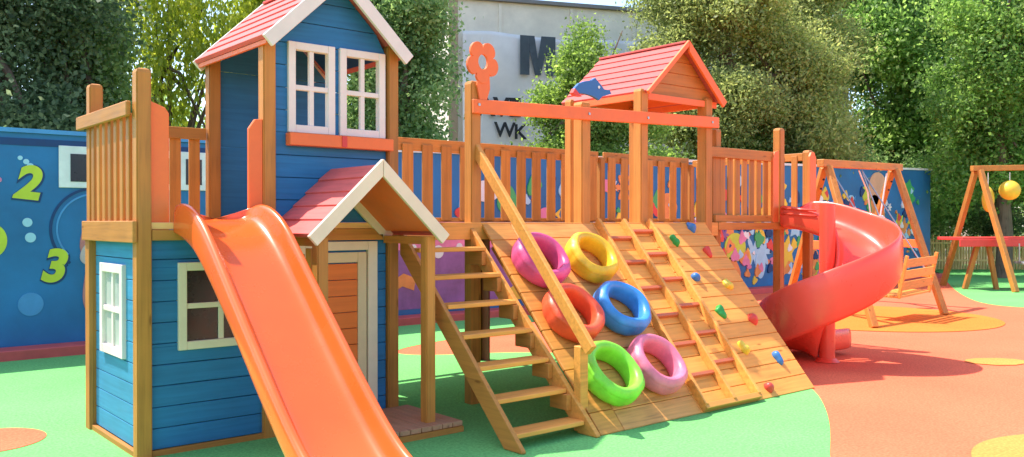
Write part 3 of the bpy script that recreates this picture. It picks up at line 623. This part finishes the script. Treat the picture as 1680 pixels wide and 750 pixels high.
# here s<0 is the inner side (towards the column)
st = []; Z = Vector((0, 0, 1))
def sta(p, rt, kl, kr): st.append((p, rt, Z, kl, kr))
for k in range(5):
    f = k/5; sta(Vector((C.x+rm, YF-.02-(YF-.02-C.y)*f, 1.515-.17*f*f)), Vector((1, 0, 0)), .75, .95+.25*f)
SD = [.03]*5; zs = 1.345; nst = 30
for k in range(nst+1):
    th = -R_(270)*k/nst; f = k/nst; z = zs*(1-f) + .13*f + .08*math.sin(math.pi*f)*-.6
    kr = 1.2 + .48*math.sin(math.pi*min(1, f*1.15)); kl = .75; SD.append(max(0, min(.20*min(1, (f-.25)/.5), z-.06)))
    if f > .85: kr = kr*(1-(f-.85)*2.0)
    sta(C + Vector((rm*math.cos(th), rm*math.sin(th), z)), Vector((math.cos(th), math.sin(th), 0)), kl, kr)
for k in range(1, 6): sta(Vector((C.x+.15*k, C.y+rm, .13-.004*k)), Vector((0, 1, 0)), .8, .9-.05*k)
bm = bmesh.new(); sweep(bm, st, prof2, SD); obj('chute', bm, SPIR, ss, smooth='all', sub=1)
obj('column', T([(C.x, C.y, .014), (C.x, C.y, 1.0), (C.x, C.y, 1.70)], .082, 24), SPIR, ss, smooth=40)
obj('column_foot', T([(C.x, C.y, .013), (C.x, C.y, .05)], [.13, .09], 20), SPIR, ss, smooth=30)
for z in (1.60, 1.66): obj('side_rib', T([(C.x+rm-hs_-.033, YF-.12, z), (C.x+rm-hs_-.033, C.y+.18, z-.03)], .012, 8), SPIR, ss, smooth='all')
obj('exit_leg', B((9.18, 9.22, 5.3, 5.5, .013, .09)), SPIR, ss)

# ------------------------------------------------------------ swing sets
def aframe(parent, near, farp, apex_z, w=.10, m=None):
    mid = (near+farp)/2
    for f in (near, farp):
        d = (f-mid).normalized(); top = Vector((mid.x, mid.y, apex_z)) + d*.07; bm = bmesh.new(); beam(bm, (f.x, f.y, .012), top, w, w, up=d.cross(Z)); obj('leg', bm, m or WZ, parent, .008)
    return Vector((mid.x, mid.y, apex_z))
sw = empty('bench_swing', W(6.0, 14.5), 'wooden frame bench swing standing on the orange ground circle', 'swing')
a1 = aframe(sw, W(5.10, 12.3), W(4.70, 15.0), 2.36); a2 = aframe(sw, W(6.96, 14.05), W(6.60, 17.0), 2.42)
d = (a2-a1).normalized(); obj('top_beam', BM((a1-d*.2+Z*.06, a2+d*.25+Z*.06, .12, .12)), WX, sw, .008)
def crossbar(parent, n, f, z, s): 
    mid = (n+f)/2; k = z/2.4; p = n*(1-k)+mid*k; q = f*(1-k)+mid*k; p.z = q.z = z; obj('crossbar', BM((p, q, .05, .14)), ORP, parent, .006)
crossbar(sw, W(5.10, 12.3), W(4.70, 15.0), 1.14, 1); crossbar(sw, W(6.96, 14.05), W(6.60, 17.0), 1.14, 1)
bc = W(6.03, 13.6); n_ = Vector((d.y, -d.x, 0)).normalized()    # towards the viewer
n_ = n_ if n_.dot(W(0, 1)) > 0 else -n_
seat_z = .40
for i in range(5):
    q = bc + n_*(.10*i-.2) + Z*seat_z; obj('seat_slat', BM((q-d*.62, q+d*.62, .085, .03)), TR, sw, .004)
for i in range(3):
    q = bc - n_*(.26+.03*i) + Z*(seat_z+.16+.17*i); obj('back_slat', BM((q-d*.62, q+d*.62, .03, .125)), TR, sw, .004)
for s in (-1, 1):
    e = bc + d*s*.60; obj('arm', BM((e - n_*.24 + Z*(seat_z+.24), e + n_*.26+Z*(seat_z+.24), .05, .04)), TR, sw, .004)
    obj('back_post', BM((e-n_*.22+Z*(seat_z-.02), e-n_*.34+Z*(seat_z+.62), .045, .045)), TR, sw, .004)
    obj('front_post', BM((e+n_*.22+Z*(seat_z-.02), e+n_*.24+Z*(seat_z+.22), .045, .045)), TR, sw, .004)
    top = bc + d*s*.60; top = a1 + d*((top-a1).dot(d)); top.z = 2.36
    for k in (-1, 1): obj('chain', T([top, e + n_*.22*k + Z*(seat_z+.26)], .012, 6), METAL, sw)
# second swing: a loose pale rope and knotted handle
rt = a1*.12+a2*.88; e = rt + n_*.12; obj('rope', T([Vector((rt.x, rt.y, 2.36)), Vector((e.x, e.y, 1.55))], .016, 6), WHP, sw)
bm = bmesh.new()
for k in range(6): 
    bmesh.ops.create_icosphere(bm, subdivisions=2, radius=.085, matrix=Matrix.Translation((e.x+random.uniform(-.08, .08), e.y+random.uniform(-.08, .08), 1.20+.07*k)))
obj('knotted_rope', bm, WHP, sw, smooth='all')
rt = a1*.55+a2*.45; obj('rope', T([Vector((rt.x, rt.y, 2.36)), Vector((rt.x, rt.y, 2.0))+d*.35, Vector((rt.x, rt.y, 1.5))+d*.5], .014, 6), WHP, sw)

s2_ = empty('swing_frame', W(11.5, 19.6), 'far wooden swing frame with red platform at the right edge', 'swing')
b1 = aframe(s2_, W(10.72, 18.6), W(10.15, 20.6), 2.66, .11); b2 = aframe(s2_, W(13.2, 18.9), W(12.7, 20.9), 2.72, .11)
d2 = (b2-b1).normalized(); obj('top_beam', BM((b1-d2*.15+Z*.05, b2+d2*.2+Z*.05, .12, .12)), WX, s2_, .008)
m1, m2 = W(9.75, 19.5), W(13.4, 20.0); obj('red_platform', BM((m1+Z*1.14, m2+Z*1.14, .9, .07), (m1+Z*1.05+W(0, -.45), m2+Z*1.05+W(0, -.45), .04, .16)), REDP, s2_, .01)
obj('red_post', BM((W(11.6, 19.5, 1.17), W(11.75, 19.5, 2.66), .10, .10)), SKIN, s2_, .006)
obj('support_leg', BM((W(10.1, 19.5, .01), W(10.4, 19.5, 1.1), .10, .10)), WZ, s2_, .006); obj('support_leg', BM((W(10.75, 19.4, .01), W(10.55, 19.4, 1.1), .09, .09)), WZ, s2_, .006)
obj('hanging_seat', BM((W(11.0, 19.0, .62), W(12.4, 19.1, .62), .32, .06)), METAL, s2_, .01)
for q in (W(11.05, 19.05), W(12.35, 19.1)): obj('chain', T([Vector((q.x, q.y, .64)), Vector((q.x, q.y, 1.04))], .015, 6), METAL, s2_)
def ball(p, r, label, zs=1.0, top=2.62):
    bm = bmesh.new(); bmesh.ops.create_uvsphere(bm, u_segments=24, v_segments=16, radius=r)
    for v in bm.verts: v.co.z *= zs; v.co += p
    o = obj('yellow_ball', bm, YELP, None, smooth='all'); tag(o, label, 'ball')
    obj('string', T([p+Z*(r*zs-.01), Vector((p.x, p.y, top))], .01, 6), WHP, o)
for ap, (n0, f0) in ((a1, (W(5.10, 12.3), W(4.70, 15.0))), (a2, (W(6.96, 14.05), W(6.60, 17.0)))):
    for e0 in (n0, f0):
        for k in (.08, .14):
            q = ap.lerp(Vector((e0.x, e0.y, 0)), k); v = W(-.1, -1).normalized()*.062; obj('bolt', T([q+v*.8, q+v*1.12], .018, 8), DARK, sw)
ball(W(11.15, 19.6, 2.22), .22, 'round yellow ball hanging from the far swing frame')
ball(W(10.72, 19.7, 2.02), .13, 'slim yellow ball hanging beside the round one under the far frame', 2.2)

# ------------------------------------------------------------ bamboo fence
bf = empty('bamboo_fence', W(18, 27.5), 'low brown bamboo fence behind the far green ground', 'fence')
bm = bmesh.new()
p0, p1 = W(12.6, 27.8), W(25.5, 27.2); n = 150
for i in range(n):
    q = p0.lerp(p1, i/n) ; hgt = 1.06+random.uniform(-.09, .07); tube(bm, [(q.x, q.y, 0), (q.x+random.uniform(-.03, .03), q.y, hgt)], random.uniform(.03, .045), 6)
obj('canes', bm, BAMB, bf)
obj('rail', BM((p0+Z*.85+W(0, -.07), p1+Z*.85+W(0, -.07), .05, .06)), BAMB, bf); obj('rail', BM((p0+Z*.3+W(0, -.07), p1+Z*.3+W(0, -.07), .05, .06)), BAMB, bf)

# ------------------------------------------------------------ building with a banner
ba = -R_(23.2); bd = empty('building', W(3, 28), 'pale building with a grey lettered banner behind the trees', 'building')
o0 = W(-1.85, 26.0); ux = Vector((math.cos(ba), math.sin(ba), 0)); uy = Vector((-ux.y, ux.x, 0))
BW = paint('building_render', (.86, .77, .62), .8, .12, 1.2); BN = paint('banner_cloth', (.88, .83, .78), .7, .09, .9, .6); GREYL = paint('grey_lettering', (.075, .095, .11), .7, .25)
def bb(bm, u0, u1, v0, v1, z0, z1):
    f = lambda u, v, z: o0 + ux*u + uy*v + Z*z
    quad8(bm, [f(u0, v0, z0), f(u1, v0, z0), f(u1, v1, z0), f(u0, v1, z0)], [f(u0, v0, z1), f(u1, v0, z1), f(u1, v1, z1), f(u0, v1, z1)])
def BBm(*l):
    bm = bmesh.new()
    for a in l: bb(bm, *a)
    return bm
obj('wall', BBm((0, 14, 0, 9, 0, 8.15)), BW, bd)
obj('roof', BBm((-.15, 14.2, -.15, 9.2, 8.152, 8.26)), P('roof_edge_grey', (.20, .19, .18)), bd)
obj('corner_pier', BBm((-.04, .24, -.05, -.003, 0, 8.1)), P('brown_pier', (.42, .30, .18)), bd)
obj('pilaster', BBm(*[(u, u+.10, -.045, -.004, 6.4, 8.1) for u in (1.5, 3.8, 5.9, 8.0)]), BW, bd)
# banner with soft folds
bm = bmesh.new(); nu, nv = 60, 40; gv = []
for j in range(nv+1):
    row = []
    for i in range(nu+1):
        u = .35+8.0*i/nu; z = 2.2+(4.95 if True else 0)*j/nv; z += .05*math.sin(u*1.3)*(j/nv)
        fold = .05*math.sin(u*1.7+z*.9)*math.sin(z*1.1)+.03*math.sin(u*5+z*2)*(.3+.7*j/nv); p = o0 + ux*u - uy*(.16+fold) + Z*z; row.append(bm.verts.new(p))
    gv.append(row)
for j in range(nv):
    for i in range(nu): bm.faces.new((gv[j][i], gv[j][i+1], gv[j+1][i+1], gv[j+1][i]))
bn = obj('banner', bm, BN, bd, smooth='all'); md = bn.modifiers.new('thick', 'SOLIDIFY'); md.thickness = .01
obj('banner_seam', BBm((.9, .93, -.30, -.27, 2.3, 7.0), (7.0, 7.03, -.30, -.27, 2.3, 7.0)), WHP, bn)
def letters(poly, u0, z0, sx, sz, u_shift=0):
    bm = bmesh.new()
    for pl_ in poly:
        quad8(bm, [o0+ux*(u0+x*sx)-uy*.31+Z*(z0+y*sz) for x, y in pl_], [o0+ux*(u0+x*sx)-uy*.285+Z*(z0+y*sz) for x, y in pl_])
    return bm
Mp = [[(0, 0), (.30, 0), (.30, .45), (.16, 1), (0, 1)], [(.16, 1), (.30, .45), (.42, 0), (.58, 0), (.44, 1)][:5], [(.42, 0), (.58, 0), (.84, 1), (.56, 1)], [(.84, 1), (.70, .45), (.70, 0), (1, 0), (1, 1)]]
Mp = [[(0, 0), (.26, 0), (.26, 1), (0, 1)], [(.262, 1), (.262, .62), (.42, 0), (.499, 0), (.499, .40), (.40, 1)][:6], [(.501, 0), (.58, 0), (.738, .62), (.738, 1), (.60, 1), (.501, .40)], [(.74, 0), (1, 0), (1, 1), (.74, 1)]]
Ap = [[(0, 0), (.28, 0), (.34, .22), (.34, .42), (.62, 1), (.34, 1)], [(.342, .22), (.66, .22), (.66, .42), (.342, .42)], [(.72, 0), (1, 0), (.66, 1), (.622, 1), (.662, .42), (.662, .22)]]
obj('letter', letters(Mp, 2.10, 5.95, 1.12, 1.18), GREYL, bn); obj('letter', letters(Ap, 3.42, 5.97, 1.15, 1.18), GREYL, bn)
def btext(s, size, u, z, off):
    p = o0+ux*u-uy*.30; me = txt(s, size, off, .008); me.transform(Matrix.Translation((p.x, p.y, z)) @ Matrix.Rotation(ba, 4, 'Z') @ Matrix.Rotation(R_(90), 4, 'X')); me.materials.clear(); link('letter', me, BLK, bn)
btext('AVE', .75, 1.45, 4.92, .03); btext('W', .62, 1.62, 4.25, .012); btext('K', .62, 2.10, 4.2, .012)

# ------------------------------------------------------------ trees
def foliage(name, blobs, nclump, per, leaf, m, parent, spread=.28, droop=0.0, aspect=1.6, hollow=.55, seed=0, flat=0.0, lumps=15):
    """leaf quads in clumps through ellipsoid blobs: (centre, (rx,ry,rz))"""
    g = np.random.default_rng(seed+100)
    if lumps:                       # break every lobe into smaller boughs with gaps between them
        nb = []
        for c, e in blobs:
            for q in range(lumps):
                v = g.normal(size=3); v /= np.linalg.norm(v); v = v*np.array(e)*(.45+.42*g.random()); k_ = g.uniform(.26, .46)
                nb.append((tuple(np.array(c)+v), (e[0]*k_, e[1]*k_, e[2]*k_*(.8 if not droop else 1.1))))
        blobs = nb
    vol = np.array([b[1][0]*b[1][1]*b[1][2] for b in blobs])**.7; vol = vol/vol.sum()
    bi = g.choice(len(blobs), nclump, p=vol); cen = np.array([tuple(b[0]) for b in blobs])[bi]; rad = np.array([b[1] for b in blobs])[bi]
    dv = g.normal(size=(nclump, 3)); dv /= np.linalg.norm(dv, axis=1)[:, None]; rr = (hollow**3 + (1-hollow**3)*g.random(nclump))**(1/3)*(1+.16*g.normal(size=nclump).clip(-2, 2)*.6)
    cc = cen + dv*rr[:, None]*rad; cs = g.random(nclump)
    csz = g.uniform(.55, 1.35, nclump)
    pos = np.repeat(cc, per, 0); n = len(pos); off = g.normal(size=(n, 3))*spread*np.repeat(csz, per)[:, None]
    if droop: off[:, 2] = off[:, 2]*.6 - np.abs(g.normal(size=n))*droop; off[:, :2] *= .45
    pos = pos + off; pos[:, 2] = np.maximum(pos[:, 2], .08)
    a = g.normal(size=(n, 3)); 
    if droop: a[:, 2] = -2.2
    a /= np.linalg.norm(a, axis=1)[:, None]
    nrm = g.normal(size=(n, 3)) + np.array([0, -.2, .7]); b = np.cross(nrm, a); b /= np.linalg.norm(b, axis=1)[:, None]
    s = leaf*g.uniform(.6, 1.35, n)[:, None]; L = a*s*aspect*.5; Wd = b*s*.5; bend = np.cross(a, b)*s*.18
    V = np.empty((n, 4, 3)); V[:, 0] = pos-L; V[:, 1] = pos+Wd+bend-L*.1; V[:, 2] = pos+L; V[:, 3] = pos-Wd+bend-L*.1
    me = bpy.data.meshes.new(name); me.vertices.add(n*4); me.vertices.foreach_set('co', V.ravel()); me.loops.add(n*4); me.loops.foreach_set('vertex_index', np.arange(n*4, dtype=np.int32))
    me.polygons.add(n); me.polygons.foreach_set('loop_start', np.arange(0, n*4, 4, dtype=np.int32)); me.update(calc_edges=True)
    bs = g.random(len(blobs))[bi]; sh = (.30*np.repeat(bs, per)+.32*np.repeat(cs, per)+.38*g.random(n)).clip(0, 1)
    at = me.attributes.new('shade', 'FLOAT', 'POINT'); at.data.foreach_set('value', np.repeat(sh, 4).astype(np.float32))
    return link(name, me, m, parent)
LEAFK = 1.35
def tree(name, r, f, h, blobs, m, label, nclump, per, leaf, trunk=.16, group='trees behind the painted walls', cat='tree', limbs=7, **k):
    base = W(r, f); kk = max(1, 13.6/base.y) if r/f < .52 else 1.0; base = base*kk; h *= kk; trunk *= kk; leaf *= kk; k['spread'] = k.get('spread', .25)*kk
    blobs = [(a*kk, b*kk, 1.5+(c-1.5)*kk, tuple(q*kk for q in e)) for a, b, c, e in blobs]; nclump = int(nclump*LEAFK); leaf *= .56; per = int(per*1.6)
    t = empty(name, base, label, cat, group)
    rt = random.Random(k.get('seed', 0)); bl = [((base.x+dx*CA+dy*SA, base.y-dx*SA+dy*CA, z), s) for dx, dy, z, s in blobs]
    foliage('crown', bl, nclump, per, leaf, m, t, **k)
    bm = bmesh.new(); pts = [base+Vector((rt.uniform(-.12, .12)*i, rt.uniform(-.1, .1)*i, h*i/6)) for i in range(7)]; tube(bm, pts, [trunk*(1-.13*i) for i in range(7)], 9)
    for i in range(limbs):
        b = Vector(bl[i % len(bl)][0]) + Vector((rt.uniform(-.6, .6), rt.uniform(-.6, .6), rt.uniform(-.3, .8))); s = pts[min(5, 1+i % 5)]; mid = s.lerp(b, .5)+Vector((0, 0, .25)); tube(bm, [s, mid, b], [trunk*.45, trunk*.28, trunk*.08], 6)
    obj('trunk', bm, BARK, t, smooth=60); return t
LD = leafmat('dark_blue_green_leaves', [(0, (.035, .06, .03)), (.4, (.10, .16, .075)), (.75, (.24, .32, .15)), (1, (.50, .55, .30))], .55)
LY = leafmat('yellow_green_leaves', [(0, (.12, .18, .03)), (.4, (.33, .40, .06)), (.8, (.58, .60, .11)), (1, (.75, .75, .24))], .55)
LM = leafmat('mid_green_leaves', [(0, (0.064, 0.127, 0.048)), (.45, (0.208, 0.319, 0.119)), (.8, (0.431, 0.542, 0.208)), (1, (0.765, 0.800, 0.382))], .58)
LO = leafmat('olive_leaves', [(0, (0.096, 0.119, 0.045)), (.4, (0.271, 0.319, 0.112)), (.8, (0.542, 0.573, 0.208)), (1, (0.800, 0.800, 0.382))], .58)
LG = leafmat('fresh_green_leaves', [(0, (0.059, 0.118, 0.035)), (.45, (0.189, 0.319, 0.083)), (.8, (0.389, 0.543, 0.153)), (1, (0.708, 0.779, 0.330))], .58)
LS = leafmat('bushy_green_leaves', [(0, (0.072, 0.131, 0.029)), (.4, (0.203, 0.304, 0.072)), (.8, (0.392, 0.507, 0.131)), (1, (0.652, 0.696, 0.246))], .58)
E_ = lambda a, b=None, c=None: (a, b or a, c or a)
tree('evergreen_tree', -9.1, 15.6, 7, [(-1.2, 0, 3.0, E_(1.9, 1.6, 1.5)), (.3, .4, 5.2, E_(1.8, 1.6, 1.6)), (-1.2, .3, 7.0, E_(1.8)), (.9, -.3, 2.8, E_(1.1, 1.2, 1.1)), (-1.8, 0, 5.0, E_(1.2))], LD, 'dark bluish evergreen tree at the far left above the numbered wall', 900, 34, .12, .22, seed=1, spread=.26)
tree('evergreen_tree', -8.15, 16.8, 7, [(0, 0, 3.0, E_(.9, 1.0, 1.3)), (-.2, .3, 5.0, E_(.8, 1.0, 1.3)), (-.1, 0, 6.6, E_(.7))], LM, 'tall green tree between the dark evergreen and the yellow green willow', 700, 34, .12, .18, seed=2, spread=.24)
tree('weeping_tree', -7.3, 18.8, 7.2, [(-.4, 0, 5.8, E_(1.5, 1.4, 1.5)), (1.0, .2, 5.0, E_(1.3, 1.4, 1.6)), (-.6, -.3, 3.8, E_(1.2, 1.0, 1.2)), (.8, 0, 3.2, E_(1.2, 1.0, .9)), (.2, 0, 7.6, E_(1.6))], LY, 'yellow green weeping tree left of the blue tower with sky between its strands', 300, 28, .11, .13, seed=3, spread=.22, droop=.5, aspect=2.0, hollow=.3, limbs=12)
tree('weeping_tree', -5.6, 20.0, 7.2, [(0, 0, 5.6, E_(1.5, 1.4, 1.6)), (.6, 0, 3.6, E_(1.5, 1.2, 1.1)), (0, 0, 7.6, E_(1.5))], LY, 'yellow green tree mostly hidden by the blue tower', 360, 34, .11, .13, seed=4, spread=.22, droop=.45, aspect=2.0, hollow=.3)
tree('columnar_tree', -2.05, 17.5, 7, [(0, 0, 2.6, E_(.80, .8, 1.2)), (.05, 0, 4.2, E_(.78, .8, 1.3)), (-.05, 0, 5.8, E_(.75, .8, 1.2)), (.1, 0, 7.2, E_(.7))], LM, 'upright dark green tree between the blue tower and the banner', 620, 34, .11, .16, seed=5, spread=.20)
tree('columnar_tree', -3.0, 18.0, 7, [(0, 0, 3, E_(.9, .8, 1.3)), (0, 0, 5.2, E_(.9, .8, 1.5)), (0, 0, 7, E_(.8))], LM, 'upright green tree just behind the right side of the blue tower', 420, 34, .12, .16, seed=6, spread=.22)
tree('bushy_tree', 1.5, 19.0, 4.6, [(0, 0, 2.6, E_(1.15, 1, 1.2)), (-.1, 0, 4.0, E_(.9, .8, 1.0)), (.1, 0, 5.0, E_(.6, .6, .85)), (.95, .2, 3.9, E_(.9)), (-.8, 0, 2.6, E_(.8, .7, .8)), (-.3, -.2, 2.0, E_(1.3, 1, .9)), (.1, -.2, 4.5, E_(.6))], LS, 'light olive green bushy tree in front of the lettered banner', 1500, 38, .085, .13, seed=7, spread=.15)
tree('pine_tree', 5.2, 21.5, 8, [(-1.1, 0, 5.8, E_(1.2, 1.2, .9)), (0, 0, 6.6, E_(1.7, 1.4, 1.1)), (1.5, .2, 5.4, E_(1.6, 1.4, 1.2)), (.1, -.3, 4.2, E_(1.7, 1.3, 1.0)), (2.2, 0, 3.7, E_(1.3, 1.2, 1.0)), (-1.3, 0, 4.2, E_(.8)), (.6, 0, 2.6, E_(1.9, 1.3, 1.0)), (-.9, .3, 7.2, E_(1.1, 1.2, .8))], LO, 'big olive brown pine tree behind the small gabled roof', 1800, 46, .085, .26, seed=8, spread=.24, aspect=2.2)
tree('pine_tree', 7.6, 23.0, 8, [(0, 0, 6.4, E_(1.6, 1.4, 1.3)), (-.6, 0, 4.4, E_(1.6, 1.4, 1.2)), (.3, .2, 2.6, E_(1.6, 1.4, 1.1)), (0, 0, 8.0, E_(1.5))], LO, 'olive pine tree behind the bench swing frame', 1100, 44, .09, .22, seed=9, spread=.26, aspect=2.0)
tree('leafy_tree', 9.8, 21.5, 7.5, [(-.8, 0, 5.6, E_(1.6, 1.3, 1.2)), (.9, 0, 4.5, E_(1.6, 1.3, 1.3)), (-.6, 0, 3.4, E_(1.4, 1.2, 1.0)), (.9, 0, 6.6, E_(1.4)), (-1.0, 0, 7.3, E_(1.4))], LG, 'fresh green leafy tree right of the pines above the swing', 950, 34, .13, .2, seed=10, spread=.26, hollow=.35)
tree('leafy_tree', 13.2, 23.5, 7.5, [(-1.0, 0, 5.2, E_(1.7, 1.4, 1.5)), (1.2, 0, 5.6, E_(1.7, 1.4, 1.6)), (0, .2, 3.2, E_(1.7, 1.3, 1.3)), (0, 0, 7.6, E_(1.7)), (2.4, 0, 3.4, E_(1.4))], LG, 'broad fresh green tree at the far right with sky through its top', 1150, 34, .13, .22, seed=11, spread=.28, hollow=.35)
tree('leafy_tree', 17.0, 26, 7.5, [(0, 0, 5.2, E_(2.1, 1.6, 2.0)), (-.5, 0, 3.0, E_(2, 1.4, 1.3))], LG, 'fresh green tree at the right edge behind the bamboo fence', 700, 34, .14, .22, seed=12, spread=.3, hollow=.35)
def shrub(r, f, w, h, m, label, seed, n=330, leaf=.085, dpt=.8):
    tree('shrub', r, f, h*.6, [(0, 0, h*.55, E_(w*.5, dpt, h*.42)), (w*.25, 0, h*.72, E_(w*.28, dpt*.7, h*.25)), (-w*.25, .1, h*.66, E_(w*.28, dpt*.7, h*.28))], m, label, n, 36, leaf, .06, 'shrubs behind the painted walls', 'shrub', 5, seed=seed, spread=.17)
shrub(-10.3, 17.3, 3.6, 3.4, LM, 'green shrub just over the wall at the left edge of the photo', 20)
shrub(-6.4, 17.0, 2.4, 2.6, LY, 'yellow green shrub behind the left railing', 21)
shrub(-1.6, 16.6, 2.0, 2.6, LM, 'dark green shrub below the upright tree by the tower', 22)
shrub(.35, 16.8, 1.5, 2.65, LS, 'light green shrub under the small letters of the banner', 23, 260)
shrub(2.3, 17.2, 2.6, 3.2, LS, 'light green shrub behind the fish shaped board', 24, 420)
shrub(4.2, 17.6, 2.6, 3.3, LG, 'bright green shrub behind the small gabled roof', 25, 420)
shrub(6.0, 18.4, 2.6, 3.3, LG, 'bright green shrub behind the tall post of the end platform', 26, 420)
shrub(8.2, 19.6, 3.2, 3.2, LM, 'green shrub behind the beam of the bench swing', 27, 420)
shrub(10.4, 22.4, 3.2, 3.3, LM, 'dark green shrub just right of the end of the mural wall', 28, 460)
shrub(12.6, 29.5, 4.4, 4.2, LM, 'dark green shrub behind the left end of the bamboo fence', 29, 520, .11, 1.4)
shrub(16.5, 30.0, 4.8, 4.4, LD, 'dark shrub behind the bamboo fence and the yellow balls', 30, 520, .11, 1.4)
shrub(20.5, 30.0, 5, 4.2, LM, 'green shrub behind the right end of the bamboo fence', 31, 400, .12, 1.4)
# a far wood closing the view
bl = [(tuple(W(r, 42+3*math.sin(r), 3.0+1.2*math.sin(r*.7))), (3.4, 3.0, 3.2)) for r in range(-40, 60, 4)]
fw = foliage('far_wood', bl, 1500, 40, .24, LM, None, spread=.5, seed=50, hollow=.6, lumps=0); tag(fw, kind='stuff'); fw['label'] = 'mass of distant woodland behind the garden trees'; fw['category'] = 'woodland'
